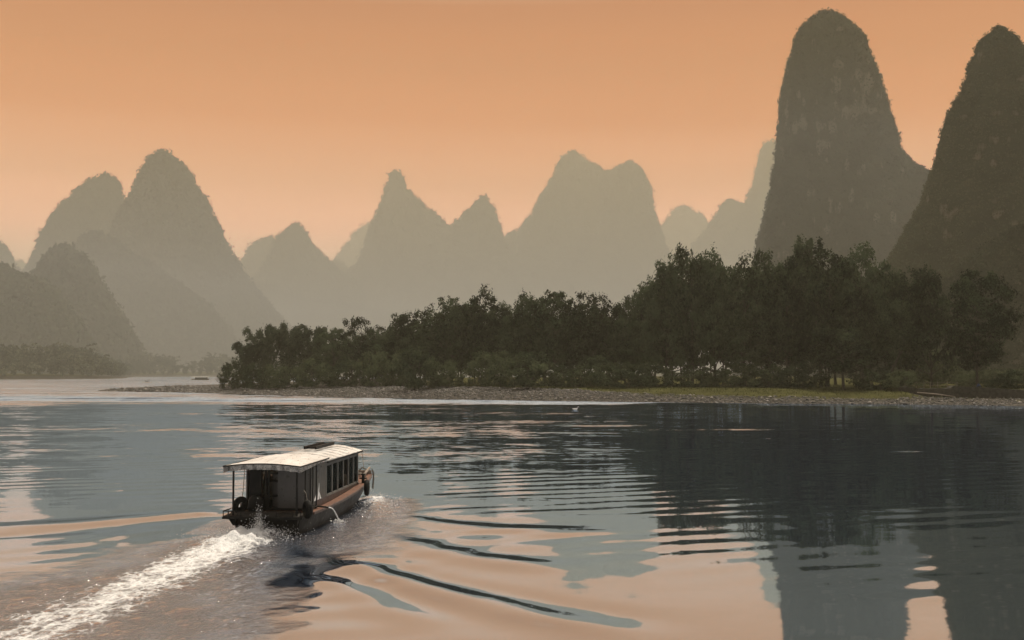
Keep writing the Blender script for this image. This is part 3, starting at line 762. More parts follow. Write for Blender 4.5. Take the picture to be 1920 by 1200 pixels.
HILLS = [
    # right-hand peak, cut by the frame
    dict(outline=[(46, 1878, 1898), (60, 1855, 1915), (80, 1846, 1935), (100, 1836, 1955), (125, 1826, 1975), (180, 1807, 2010), (240, 1782, 2040), (270, 1770, 2055),
                  (320, 1753, 2085), (380, 1733, 2110), (440, 1702, 2140), (500, 1668, 2180), (560, 1630, 2230), (720, 1560, 2330)], D=600, seed=11, depth=0.62, ntuft=15000, tuft=0.85),
    # tallest peak
    dict(outline=[(18, 1540, 1576), (30, 1521, 1596), (55, 1503, 1626), (75, 1497, 1633), (100, 1490, 1641), (130, 1483, 1650), (160, 1474, 1661), (185, 1468, 1668), (230, 1465, 1684), (270, 1461, 1690), (290, 1459, 1698), (305, 1458, 1712),
                  (325, 1453, 1740), (345, 1449, 1770), (400, 1437, 1820), (450, 1427, 1860), (500, 1415, 1890), (600, 1398, 1950), (720, 1380, 2000)], D=1020, seed=23, depth=0.7, ntuft=16000, tuft=0.8),
    # foothill spur at the right edge
    dict(outline=[(395, 1960, 2000), (420, 1925, 2060), (450, 1868, 2120), (480, 1825, 2160), (520, 1775, 2200), (560, 1710, 2230), (620, 1660, 2260), (720, 1600, 2300)], D=470, seed=37, depth=0.35, ntuft=9000, tuft=1.0),
    # tall shoulder behind the tallest peak
    dict(outline=[(269, 1436, 1470), (280, 1431, 1485), (300, 1425, 1500), (330, 1418, 1520), (380, 1402, 1550), (420, 1386, 1580), (460, 1352, 1600), (500, 1315, 1620), (720, 1240, 1680)], D=5000, seed=41, ntuft=3500),
    dict(outline=[(373, 1362, 1380), (382, 1352, 1394), (400, 1345, 1410), (415, 1337, 1430), (430, 1328, 1440), (460, 1302, 1470), (500, 1285, 1500), (720, 1200, 1600)], D=5200, seed=43, ntuft=2500),
    dict(outline=[(386, 1281, 1293), (400, 1264, 1312), (415, 1251, 1325), (430, 1239, 1334), (470, 1216, 1352), (600, 1170, 1400), (720, 1120, 1450)], D=7600, seed=47, ntuft=2500),
    # broad double peak in the middle
    dict(outline=[(284, 1069, 1082), (295, 1055, 1093), (306, 1047, 1106), (320, 1043, 1138), (350, 1026, 1165), (380, 1012, 1180), (400, 1001, 1190), (430, 976, 1210), (460, 946, 1230), (500, 916, 1250), (560, 878, 1290), (720, 800, 1350)], D=5050, seed=53, ntuft=7000, nth=200),
    dict(outline=[(309, 1171, 1194), (316, 1150, 1204), (322, 1136, 1208), (350, 1120, 1216), (380, 1110, 1223), (400, 1105, 1229), (440, 1092, 1241), (480, 1085, 1258), (500, 1080, 1274), (560, 1060, 1312), (720, 1000, 1400)], D=4950, seed=59, ntuft=6000, nth=180),
    # finger peak and its partner
    dict(outline=[(321, 733, 748), (328, 728, 754), (340, 725, 758), (358, 721, 763), (370, 719, 780), (385, 714, 794), (400, 708, 812), (415, 702, 826), (440, 692, 852), (470, 681, 880), (500, 669, 905), (520, 642, 920), (560, 610, 960), (720, 530, 1050)], D=4800, seed=61, ntuft=7000, nth=180),
    dict(outline=[(393, 797, 806), (402, 788, 818), (425, 775, 835), (500, 740, 870), (720, 650, 960)], D=4850, seed=62, ntuft=2000),
    dict(outline=[(366, 903, 911), (380, 890, 919), (395, 876, 926), (410, 861, 931), (425, 845, 936), (450, 818, 942), (470, 795, 956), (500, 765, 972), (560, 720, 1012), (720, 660, 1090)], D=4700, seed=67, ntuft=5000, nth=180),
    dict(outline=[(432, 958, 968), (442, 945, 982), (470, 920, 1010), (560, 880, 1060), (720, 800, 1120)], D=5400, seed=68, ntuft=1200),
    dict(outline=[(420, 685, 702), (435, 668, 712), (450, 655, 725), (480, 632, 745), (500, 618, 765), (600, 580, 800), (720, 540, 850)], D=8200, seed=71, ntuft=1500),
    dict(outline=[(422, 545, 561), (430, 534, 570), (445, 524, 580), (470, 511, 597), (490, 499, 613), (510, 488, 635), (530, 474, 660), (560, 452, 690), (720, 380, 780)], D=4300, seed=73, ntuft=5000, nth=180),
    dict(outline=[(448, 492, 512), (460, 474, 530), (490, 455, 560), (520, 444, 580), (600, 410, 620), (720, 370, 680)], D=5300, seed=79, ntuft=2000),
    dict(outline=[(490, 622, 634), (500, 610, 642), (560, 570, 690), (720, 500, 760)], D=5500, seed=80, ntuft=1000),
    # big pair on the left
    dict(outline=[(286, 291, 312), (293, 279, 322), (305, 269, 332), (320, 262, 345), (350, 250, 362), (380, 236, 382), (400, 226, 392), (430, 212, 406), (470, 200, 424), (500, 192, 440), (530, 180, 462), (580, 160, 505), (640, 130, 560), (720, 100, 620)], D=2800, seed=83, ntuft=14000, nth=200, tuft=1.3, depth=0.6),
    dict(outline=[(326, 182, 198), (335, 168, 208), (350, 147, 219), (370, 127, 229), (400, 98, 240), (430, 80, 250), (460, 71, 262), (490, 61, 280), (520, 50, 290), (600, 20, 320), (720, -20, 350)], D=3200, seed=89, ntuft=6000),
    dict(outline=[(444, 160, 190), (455, 146, 208), (475, 128, 235), (500, 112, 280), (530, 95, 320), (580, 70, 390), (640, 50, 430), (720, 30, 470)], D=2350, seed=97, ntuft=12000, tuft=1.6, depth=0.45),
    dict(outline=[(474, 108, 132), (485, 95, 143), (505, 80, 156), (520, 70, 165), (550, 45, 186), (600, 10, 218), (650, -20, 245), (720, -60, 285)], D=1620, seed=101, ntuft=13000, tuft=2.3, depth=0.6),
    dict(outline=[(522, -60, 22), (530, -90, 48), (545, -110, 76), (580, -140, 112), (620, -170, 145), (660, -200, 165), (720, -240, 195)], D=1420, seed=103, ntuft=13000, tuft=2.3, depth=0.5),
    dict(outline=[(446, -45, -22), (460, -60, 2), (480, -75, 12), (500, -90, 25), (520, -110, 46), (580, -150, 90), (720, -200, 150)], D=3400, seed=107, ntuft=3000),
    dict(outline=[(492, 22, 40), (502, 10, 58), (540, -20, 90), (720, -100, 160)], D=7600, seed=109, ntuft=800),
    # low wooded rise across the middle distance
    dict(outline=[(560, 420, 560), (575, 380, 660), (600, 340, 760), (640, 300, 860), (720, 240, 950)], D=4000, seed=113, ntuft=7000, depth=0.3),
    dict(outline=[(570, 760, 900), (585, 700, 1020), (610, 640, 1140), (650, 600, 1260), (720, 560, 1380)], D=4400, seed=127, ntuft=7000, depth=0.3),
]
for hh in HILLS:
    hill(**hh)

# ------------------------------------------------------------------ trees
def tube_np(pts, rs, n=7):
    mb = MB(); mb.tube(pts, rs, n); return mb

def make_tree(seed, H=20.0, Wd=14.0, nclus=46, per=170, leaf=0.36, low=0.22, style='round', trunks=1):
    """returns (trunk mesh, crown mesh): tapered trunk, limbs, and a crown of leaf clumps"""
    rng = np.random.default_rng(seed)
    mb = MB()
    cl = []
    zc, rz = H * (0.5 + low * 0.55), H * (0.5 - low * 0.55)
    for tk in range(trunks):
        bx, by = (rng.normal(size=2) * Wd * 0.09) if trunks > 1 else (0, 0)
        lean = rng.normal(size=2) * 0.06 * H
        tr = [(bx + lean[0] * (k / 6) ** 1.4 + rng.normal() * 0.10 * (k > 0), by + lean[1] * (k / 6) ** 1.4 + rng.normal() * 0.10 * (k > 0), H * 0.86 * k / 6) for k in range(7)]
        r0 = H * 0.0165 / math.sqrt(trunks)
        mb.tube([(tr[0][0], tr[0][1], -0.6)] + tr, [r0 * 1.5, r0 * 1.25] + [r0 * (1 - 0.14 * k) for k in range(1, 7)], 8)
        nl = max(9, nclus // trunks)
        for k in range(nl):
            a = k * 2.39996 + rng.uniform(-0.4, 0.4) + tk
            f = (k + 0.5) / nl
            zz = zc + rz * (1 - 2 * f) * 0.98
            prof = math.sqrt(max(0.02, 1 - ((zz - zc) / rz) ** 2))
            if style == 'cone': prof = 0.25 + 0.85 * f
            if style == 'open': prof *= rng.uniform(0.6, 1.15)
            rad = Wd * 0.5 * prof * (rng.uniform(0.45, 1.0) if k % 3 else rng.uniform(0.85, 1.12))
            p = np.array([tr[3][0] * 0.6 + rad * math.cos(a), tr[3][1] * 0.6 + rad * math.sin(a), zz + rng.normal() * 0.035 * H])
            cl.append((p, rad))
            tz = min(max(p[2] - rad * 0.55 - 0.5, H * low * 0.7), H * 0.8)
            q = tz / (H * 0.86) * 6; k0 = min(int(q), 5); fr = q - k0
            s0 = np.array(tr[k0]) * (1 - fr) + np.array(tr[k0 + 1]) * fr
            mid = (s0 + p) / 2 + np.array([0, 0, 0.06 * H * 0.3]) + rng.normal(size=3) * 0.25
            rr = r0 * (0.45 - 0.02 * q)
            mb.tube([tuple(s0), tuple(mid), tuple(p)], [max(rr, 0.05), max(rr * 0.6, 0.04), 0.025], 5, cap=False)
    trunk = bpy.data.meshes.new('trunk'); trunk.from_pydata(mb.v, [], mb.f); trunk.materials.append(M['bark'])
    trunk.polygons.foreach_set('use_smooth', np.ones(len(mb.f), bool)); trunk.update()
    Vs = []; Ns = []
    for p, rad in cl:
        # each clump: a few sprays of leaves reaching out and up
        size = Wd * rng.uniform(0.075, 0.135)
        nsp = 6
        for s in range(nsp):
            d = rng.normal(size=3); d[2] = abs(d[2]) * 0.9 + 0.1
            outw = np.array([p[0], p[1], (p[2] - zc) * 0.7]); outw /= (np.linalg.norm(outw) + 1e-6)
            d = d / np.linalg.norm(d) + outw * 0.7; d /= np.linalg.norm(d)
            m_ = per // nsp
            tt = rng.random((m_, 1)) ** 0.7
            ln = size * rng.uniform(1.1, 2.0)
            q = rng.normal(size=(m_, 3)) * np.array([0.55, 0.55, 0.34])
            c = p + d * ln * tt + q * size * (1.15 - 0.75 * tt)
            Vs.append(c); Ns.append((c - p) / size * 0.7 + q * 0.4 + outw * 1.1 + np.array([0, 0, 0.2]))
    c = np.concatenate(Vs)
    V = leaf_quads(c, np.concatenate(Ns), leaf, rng, 0.38, 0.55)
    V = V[np.repeat(V.reshape(-1, 4, 3)[:, :, 2].min(1) > 0.02 * H, 4)]
    crown = np_mesh('crown', V, np.arange(len(V)).reshape(-1, 4))
    return trunk, crown

def make_bamboo(seed, H=16.0, ncul=15, leaf=0.30):
    """a clump of arching culms, each ending in a thick nodding plume"""
    rng = np.random.default_rng(seed); mb = MB(); C = []
    for k in range(ncul):
        a = k * 2.39996 + rng.uniform(-0.4, 0.4); b0 = rng.normal(size=2) * 0.9
        reach = H * rng.uniform(0.06, 0.34); hh = H * rng.uniform(0.70, 1.0)
        ca, sa = math.cos(a), math.sin(a)
        pts = [(b0[0] + reach * t ** 2.2 * ca, b0[1] + reach * t ** 2.2 * sa, hh * t * 0.97) for t in np.linspace(0, 1, 9)]
        e = pts[-1]; q = rng.uniform(0.05, 0.10) * H
        pts += [(e[0] + q * 0.8 * ca, e[1] + q * 0.8 * sa, e[2] + 0.012 * H), (e[0] + q * 1.7 * ca, e[1] + q * 1.7 * sa, e[2] - 0.045 * H)]
        mb.tube([(pts[0][0], pts[0][1], -0.5)] + pts, [0.07] * 2 + [0.07 - 0.005 * i for i in range(10)], 5, cap=False)
        P = np.array(pts)
        for i in range(3, len(pts) - 1):
            m_ = 150 if i >= 5 else 60
            t = rng.random((m_, 1)); p = P[i] * (1 - t) + P[i + 1] * t
            w_ = (0.55 + 0.5 * math.sin(math.pi * (i - 2) / (len(pts) - 2))) * rng.uniform(0.8, 1.15)
            d = rng.normal(size=(m_, 3)); d /= np.linalg.norm(d, axis=1, keepdims=True)
            C.append(p + d * w_ * np.minimum(np.abs(rng.normal(size=(m_, 1))) * 0.62, 1.7) + np.array([0, 0, -0.25]))
    c = np.concatenate(C + [rng.normal(size=(1500, 3)) * np.array([2.4, 2.4, 1.6]) + np.array([0, 0, H * 0.26])])
    c = c[c[:, 2] > 0.1]
    trunk = bpy.data.meshes.new('culms'); trunk.from_pydata(mb.v, [], mb.f); trunk.materials.append(M['bark']); trunk.update()
    n = len(c)
    a = rng.normal(size=(n, 3)); a[:, 2] -= 0.5; a /= np.linalg.norm(a, axis=1, keepdims=True)
    b = rng.normal(size=(n, 3)); b -= (b * a).sum(1, keepdims=True) * a; b /= np.linalg.norm(b, axis=1, keepdims=True)
    s = leaf * rng.uniform(0.6, 1.4, (n, 1))
    V = np.stack([c - a * s, c + b * s * 0.45, c + a * s, c - b * s * 0.45], 1).reshape(-1, 3)
    return trunk, np_mesh('leaves', V, np.arange(len(V)).reshape(-1, 4))

LIB = {
    'round': [make_tree(s, trunks=t, low=0.27) for s, t in ((1, 1), (2, 2), (3, 1), (4, 2), (5, 3))],
    'cone': [make_tree(s, style='cone', low=0.15) for s in (6, 7)],
    'open': [make_tree(8, nclus=24, per=150, low=0.34, style='open')],
    'lone': [make_tree(9, H=20, Wd=15, nclus=66, per=230, leaf=0.30, low=0.22)],
    'bush': [make_tree(s, H=6, Wd=10, nclus=34, per=150, leaf=0.27, low=-0.10, trunks=3) for s in (11, 12, 13)],
    'bamboo': [make_bamboo(s) for s in (14, 15)],
}
for k, lst in LIB.items():
    for tr, cr in lst:
        cr.materials.append(M['leaf_bush'] if k == 'bush' else M['leaf_bamboo'] if k == 'bamboo' else M['leaf'])
NAT = {'round': (20, 15), 'cone': (20, 14.5), 'open': (20, 14), 'lone': (20, 16), 'bush': (6.2, 11), 'bamboo': (16, 12)}
_cnt = {}
rt = random.Random(4)
def plant(kind, px, ytop, wpx, Y, label, group, name, cat, variant=None, sink=0.0):
    X = at(px, 700, Y)[0]
    z0 = float(bar_h(np.array([X]), np.array([Y]))[0]) - sink
    H = at(px, ytop, Y)[2] - z0
    Wm = wpx * Y / F
    i = _cnt.get(kind, 0); _cnt[kind] = i + 1
    tr, cr = LIB[kind][(i if variant is None else variant) % len(LIB[kind])]
    nh, nw = NAT[kind]
    root = empty(name, (X, Y, z0), rt.uniform(0, 6.28))
    root.scale = (Wm / nw, Wm / nw, H / nh)
    tag(root, label, cat, group)
    a = bpy.data.objects.new('culms' if kind == 'bamboo' else 'trunk', tr); COL.objects.link(a); a.parent = root
    b = bpy.data.objects.new('leaves' if kind in ('bush', 'bamboo') else 'crown', cr); COL.objects.link(b); b.parent = root
    return root

SKYLINE = [  # kind, x, top, width, distance, label
    ('bamboo', 462, 640, 62, 336, 'low bamboo clump drooping over the bush at the left tip of the bar'),
    ('bamboo', 498, 611, 74, 340, 'bamboo clump whose nodding plumes stand first from the left on the skyline'),
    ('bamboo', 540, 606, 82, 342, 'tallest bamboo clump on the bar with a spray of upright plumes'),
    ('bamboo', 585, 614, 74, 338, 'bamboo clump right of the tallest bamboo with leaning rounded plumes'),
    ('round', 625, 622, 78, 322, 'low rounded tree joining the bamboo to the open-crowned tree'),
    ('open', 668, 604, 62, 306, 'open dark tree with layered umbrella crown standing clear above the bamboo end'),
    ('bamboo', 705, 618, 46, 312, 'single drooping bamboo clump just right of the open umbrella-crowned tree'),
    ('cone', 748, 599, 78, 300, 'pointed tree with a ragged tip right of the umbrella-crowned tree'),
    ('round', 792, 598, 80, 298, 'rounded tree filling the dip between pointed tree and the higher row'),
    ('round', 842, 574, 98, 290, 'broad domed tree starting the higher middle row of the wood'),
    ('round', 906, 563, 92, 286, 'dense domed tree with a peaked top under the slope of the double peak'),
    ('round', 952, 583, 66, 286, 'narrow lower tree wedged between two domed trees of the middle row'),
    ('cone', 990, 561, 84, 281, 'tree with three-pointed top in the centre of the middle row'),
    ('round', 1040, 556, 96, 276, 'widest and highest tree of the middle row of the wood'),
    ('round', 1100, 569, 88, 272, 'tree with flat feathery top at the right end of the middle row'),
    ('open', 1140, 583, 66, 271, 'thin tree with gaps in its crown beside the notch in the wood'),
    ('round', 1172, 574, 70, 270, 'loose-crowned tree at the foot of the step up to the tall grove'),
    ('round', 1212, 548, 80, 266, 'leaning leafy tree forming the left shoulder of the tall grove'),
    ('cone', 1246, 508, 92, 263, 'tall tree with stepped left edge, first of the tall grove'),
    ('round', 1290, 488, 98, 262, 'tall tree with spiky triple top below the far pale peak'),
    ('cone', 1340, 486, 104, 259, 'tall broad-topped tree left of the dip before the tallest peak'),
    ('round', 1394, 515, 92, 256, 'lower tree in the dip at the left foot of the tallest peak'),
    ('round', 1434, 499, 96, 259, 'rounded tall tree directly below the left cliff of the tallest peak'),
    ('round', 1476, 512, 92, 251, 'dark full tree tucked left of the pointed topmost tree'),
    ('cone', 1506, 466, 88, 256, 'highest tree of the wood with a ragged pointed top above its neighbours'),
    ('round', 1552, 488, 126, 246, 'broad heavy domed tree right of the highest tree'),
    ('round', 1612, 487, 112, 243, 'tall domed tree with steep right edge, last of the highest group'),
    ('round', 1660, 526, 84, 246, 'lower tree sloping away right of the highest group'),
    ('round', 1702, 530, 88, 241, 'rounded tree above the leaning bare trunk'),
    ('cone', 1746, 515, 92, 241, 'upright feathery tree left of the lone riverside tree'),
]
for kind, px, yt, wpx, Y, lab in SKYLINE:
    if kind == 'bamboo':
        plant(kind, px, yt, wpx, Y, lab, 'bamboo clumps at the left end of the wood', 'bamboo_clump', 'bamboo')
    else:
        plant(kind, px, yt, wpx, Y, lab, 'trees along the skyline of the wooded bar', 'broadleaf_tree', 'tree')
plant('lone', 1832, 524, 128, 219, 'big dark spreading tree standing by itself above the stone wall', None, 'riverside_tree', 'tree')

# second row, hidden but for glimpses
def skyline_y(px):
    xs_ = [s[1] for s in SKYLINE]; ys_ = [s[2] for s in SKYLINE]
    return float(np.interp(px, xs_, ys_))
for px in range(480, 1720, 42):
    if px < 600: continue
    x = px + rt.uniform(-10, 10)
    near = float(np.interp(x, [460, 1740], [338, 242]))
    plant('round', x, skyline_y(x) + rt.uniform(14, 34), rt.uniform(84, 110) * (0.8 if x < 720 else 1), near + rt.uniform(14, 30),
          'shaded leafy tree standing in the back row of the wood behind the skyline trees', 'back row trees of the wood', 'broadleaf_tree', 'tree')
# front row, lower and inside the dark face of the wood
for px in range(735, 1720, 47):
    x = px + rt.uniform(-12, 12)
    near = float(np.interp(x, [460, 1740], [322, 231]))
    sy = skyline_y(x); yt = sy + (715 - sy) * rt.uniform(0.24, 0.48)
    plant('round', x, yt, rt.uniform(72, 105), near + rt.uniform(-4, 5),
          'lower dark tree in the front face of the wood, below the skyline crowns', 'front face trees of the wood', 'broadleaf_tree', 'tree')
plant('round', 1582, 622, 104, 226, 'small brighter green tree standing forward on the grass strip', None, 'young_tree', 'tree')

BUSH = [  # x, top, width, distance, label
    (436, 682, 50, 318, 'sparse airy bush at the very left tip of the wooded bar'),
    (482, 689, 64, 312, 'low dark bush second from the left tip of the bar'),
    (535, 692, 70, 306, 'low bush on the gravel below the tallest bamboo'),
    (592, 683, 76, 302, 'rounded bush below the right end of the bamboo row'),
    (655, 684, 80, 296, 'wide low bush under the umbrella-crowned tree'),
    (712, 668, 86, 288, 'tall pale bush right of the umbrella-crowned tree'),
    (783, 666, 88, 262, 'dark thicket standing forward alone on the pebbles'),
    (835, 684, 70, 268, 'low bush right of the forward thicket'),
    (915, 668, 80, 264, 'upright bush left of the widest bush on the grass edge'),
    (982, 672, 118, 252, 'widest mounded bush overhanging the grass edge'),
    (1062, 690, 80, 254, 'low spreading bush right of the widest mound'),
    (1118, 676, 84, 256, 'greyish bush below the notch in the wood'),
    (1165, 690, 104, 246, 'flat pale bush creeping onto the grass'),
    (1222, 686, 80, 250, 'small bush at the foot of the tall grove'),
    (1300, 694, 80, 248, 'low bush under tall bare trunks of the grove'),
    (1372, 692, 84, 245, 'bush under the dip in the tall grove'),
    (1440, 690, 84, 241, 'bush below the left cliff of the tallest peak'),
    (1505, 688, 90, 238, 'dark bush below the highest tree'),
    (1640, 694, 84, 226, 'bushy skirt right of the small brighter tree'),
    (1690, 700, 60, 220, 'bright green bush hanging over the left end of the wall'),
    (1750, 664, 90, 262, 'hazy grey-green bush behind the fence'),
    (1906, 700, 70, 206, 'bright rounded bush above the wall at the right edge'),
    (1868, 713, 56, 208, 'low green shrub between the lone tree and right edge'),
    (1808, 706, 50, 232, 'low dark shrub left of the lone tree trunk'),
]
for x, yt, wpx, Y, lab in BUSH:
    plant('bush', x, yt, wpx, Y, lab, 'bushes along the bank', 'bush', 'bush')

# leaning bare trunk seen in the gap left of the lone tree
lt = empty('leaning_tree', (at(1650, 700, 230)[0], 230, 2.6))
tag(lt, 'bare dark trunk leaning right in the gap beside the lone tree', 'tree')
mb = MB(); mb.tube([(0, 0, -0.5), (1.6, 0, 2.2), (3.4, 0.3, 5.2), (4.6, 0.2, 7.6), (6.2, 0.4, 9.6), (7.6, 0.2, 11.2)], [0.34, 0.3, 0.26, 0.2, 0.13, 0.05], 8)
mb.tube([(4.0, 0.2, 6.4), (4.4, 0, 8.6), (4.2, 0, 10.6)], [0.14, 0.1, 0.04], 6); mb.tube([(5.4, 0.3, 8.6), (7.4, 0.3, 8.9), (9.2, 0.2, 8.4)], [0.1, 0.07, 0.03], 6)
mb.build('trunk', M['bark'], lt, True)
rng = np.random.default_rng(77)
tips = np.array([(7.6, 0.2, 11.2), (4.2, 0, 10.6), (9.2, 0.2, 8.4), (6.4, 0.4, 10.2), (8.4, 0.3, 9.4), (5.2, 0.2, 11.4), (3.4, 0, 11.6), (9.8, 0, 10.4)])
V, Q = leaf_cloud(tips, None, 0.28, 260, 0.95, rng)
link('crown', np_mesh('crown', V, Q), M['leaf'], lt)

# far wood on the other bank: bamboo and trees, one mass
def far_wood():
    rng = np.random.default_rng(5)
    P = []; SZ = []
    shore = [(-760, 905), (-560, 932), (-447, 937), (-380, 1002), (-405, 1120), (-470, 1300), (-508, 1440), (-450, 1482), (-380, 1470), (-300, 1485), (-100, 1500), (100, 1520)]
    seg = [math.dist(shore[i], shore[i + 1]) for i in range(len(shore) - 1)]
    tot = sum(seg); pos = 0
    CV = []
    while pos < tot:
        q = pos; i = 0
        while i < len(seg) - 1 and q > seg[i]: q -= seg[i]; i += 1
        t = min(q / seg[i], 1)
        bx = shore[i][0] * (1 - t) + shore[i + 1][0] * t; by = shore[i][1] * (1 - t) + shore[i + 1][1] * t
        dx, dy = shore[i + 1][0] - shore[i][0], shore[i + 1][1] - shore[i][1]; L = math.hypot(dx, dy)
        nx_, ny_ = -dy / L, dx / L
        for row in range(4):
            off = 6 + row * 16 + rng.uniform(-4, 4)
            x, y = bx + nx_ * off + rng.uniform(-4, 4), by + ny_ * off
            H = rng.uniform(9, 16) + row * 3.0
            z0 = 2.0 + row * 3.0
            for c in range(int(rng.integers(6, 11))):
                a = rng.uniform(0, 6.28); rch = H * rng.uniform(0.1, 0.5); hh = H * rng.uniform(0.6, 1.0)
                tt = np.linspace(0.25, 1.08, 9)
                pts = np.stack([x + rch * tt ** 2 * math.cos(a), y + rch * tt ** 2 * math.sin(a), z0 + hh * (1.35 * tt - 0.42 * tt ** 3)], 1)
                CV.append(pts)
        pos += 7.0
    c = np.concatenate(CV)
    V, Q = leaf_cloud(c, None, 1.15, 5, 0.9, rng, 0.8)
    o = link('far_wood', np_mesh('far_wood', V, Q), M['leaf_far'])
    tag(o, 'hazy bamboo and tree belt along the far left bank', 'wood', kind='stuff')
far_wood()

# crops and grass
def strips():
    rng = np.random.default_rng(6)
    for k, (Y, h, x0, x1) in enumerate(((300, 3.4, 118, 190), (345, 4.2, 120, 220))):
        n = 2600
        P = np.stack([rng.uniform(x0, x1, n), Y + rng.uniform(-3, 3, n), 2.8 + h * rng.random(n) ** 0.7], 1)
        V, Q = leaf_cloud(P, None, 0.34, 5, 0.35, rng)
        o = link('hedge', np_mesh('hedge', V, Q), M['leaf_bush'])
        tag(o, ('nearer and lower of two pale crop hedges beyond the lone tree', 'farther and higher of two pale crop hedges beyond the lone tree')[k], 'hedge', 'crop hedges in the field')
    n = 26000
    x = rng.uniform(-45, 120, n); y = rng.uniform(200, 290, n)
    d = sdist(x, y, BAR)
    k = (d > 24 - 18 * smooth(-8, 42, x) - 7 * fbm(x / 14, y / 14, seed=13)) & (d < 55) & (x > -30)
    x, y = x[k], y[k]; z = bar_h(x, y)
    m = len(x); a = rng.uniform(0, 6.28, m); h = rng.uniform(0.12, 0.34, m); wd = rng.uniform(0.05, 0.14, m)
    ca, sa = np.cos(a) * wd, np.sin(a) * wd
    V = np.stack([np.stack([x - ca, y - sa, z - 0.03], 1), np.stack([x + ca, y + sa, z - 0.03], 1), np.stack([x + sa * 0.8, y - ca * 0.8, z + h], 1)], 1).reshape(-1, 3)
    o = link('grass', np_mesh('grass', V, None, np.arange(m * 3).reshape(-1, 3)), M['grass'])
    tag(o, 'short green grass along the top of the gravel shore', 'grass', kind='stuff')
strips()

# ------------------------------------------------------------------ stones
def icos(n, rng):
    """n rough stones as one array: squashed, jittered octahedra split once"""
    base = np.array([(1, 0, 0), (-1, 0, 0), (0, 1, 0), (0, -1, 0), (0, 0, 1), (0, 0, -1), (.7, .7, 0), (-.7, .7, 0), (.7, -.7, 0), (-.7, -.7, 0), (.7, 0, .7), (-.7, 0, .7), (0, .7, .7), (0, -.7, .7)], float)
    tri = np.array([(4, 10, 12), (10, 0, 6), (10, 6, 12), (12, 6, 2), (4, 12, 11), (12, 2, 7), (12, 7, 11), (11, 7, 1), (4, 11, 13), (11, 1, 9), (11, 9, 13), (13, 9, 3), (4, 13, 10), (13, 3, 8), (13, 8, 10), (10, 8, 0),
                    (5, 6, 0), (5, 2, 6), (5, 7, 2), (5, 1, 7), (5, 9, 1), (5, 3, 9), (5, 8, 3), (5, 0, 8)])
    V = base[None] * (1 + rng.normal(size=(n, 14, 1)) * 0.14)
    return V, tri
def gravel():
    rng = np.random.default_rng(8)
    n0 = 250000
    x = rng.uniform(-140, 125, n0); y = rng.uniform(192, 345, n0)
    d = sdist(x, y, BAR)
    lim = 26 - 19 * smooth(-8, 42, x) + 8 * fbm(x / 10, y / 10, seed=15) + 25 * smooth(-60, -110, x)
    k = (d > -0.8) & (d < lim)
    x, y, d = x[k], y[k], d[k]
    n = len(x); z = bar_h(x, y)
    V, tri = icos(n, rng)
    s = np.minimum(rng.gamma(2.0, 0.042, n) + 0.05, 0.4)
    s *= np.where(d < 1.5, 1.15, 1) * (1 + 0.5 * smooth(-80, -105, x))
    sc = np.stack([s * rng.uniform(0.8, 1.5, n), s * rng.uniform(0.8, 1.5, n), s * rng.uniform(0.5, 0.9, n)], 1)
    a = rng.uniform(0, 6.28, n); ca, sa = np.cos(a)[:, None], np.sin(a)[:, None]
    V = V * sc[:, None, :]
    VX = V[..., 0] * ca - V[..., 1] * sa; VY = V[..., 0] * sa + V[..., 1] * ca
    V = np.stack([VX + x[:, None], VY + y[:, None], V[..., 2] + z[:, None] + 0.1 * s[:, None]], -1).reshape(-1, 3)
    T = (tri[None] + (np.arange(n) * 14)[:, None, None]).reshape(-1, 3)
    o = link('gravel', np_mesh('gravel', V, None, T), M['gravel'])
    tag(o, 'grey river stones strewn over the gravel bar', 'gravel', kind='stuff')
def gravel_mat():
    m, nt, n = mat('gravel_stones')
    o = n('ShaderNodeOutputMaterial'); g = n('ShaderNodeNewGeometry'); p = n('ShaderNodeBsdfPrincipled')
    r = ramp_node(nt, [(0.0, (0.025, 0.023, 0.021)), (0.5, (0.055, 0.049, 0.042)), (0.87, (0.12, 0.107, 0.092)), (1.0, (0.30, 0.27, 0.235))])
    nt.links.new(g.outputs['Random Per Island'], r.inputs[0]); nt.links.new(r.outputs[0], p.inputs['Base Color'])
    p.inputs['Roughness'].default_value = 0.75
    nt.links.new(p.outputs[0], o.inputs[0])
    return m
M['gravel'] = gravel_mat()
gravel()
rngr = np.random.default_rng(12)
for px, py, s, lab in ((461, 735.6, 0.75, 'dark wet rock in the shallows, leftmost of three'), (475, 734.8, 0.65, 'dark wet rock in the shallows, middle of three'), (499, 735.2, 0.7, 'dark wet rock in the shallows, rightmost of three')):
    px2, py2 = px, py + 3.5
    x, y = onwater(px2, py2)
    V, tri = icos(1, rngr)
    me = np_mesh('rock', V[0] * np.array([s * 1.2, s, s * 0.75]), None, tri)
    tag(link('rock', me, M['wallstone'], loc=(x, y, 0.15)), lab, 'rock', 'rocks in the shallows')

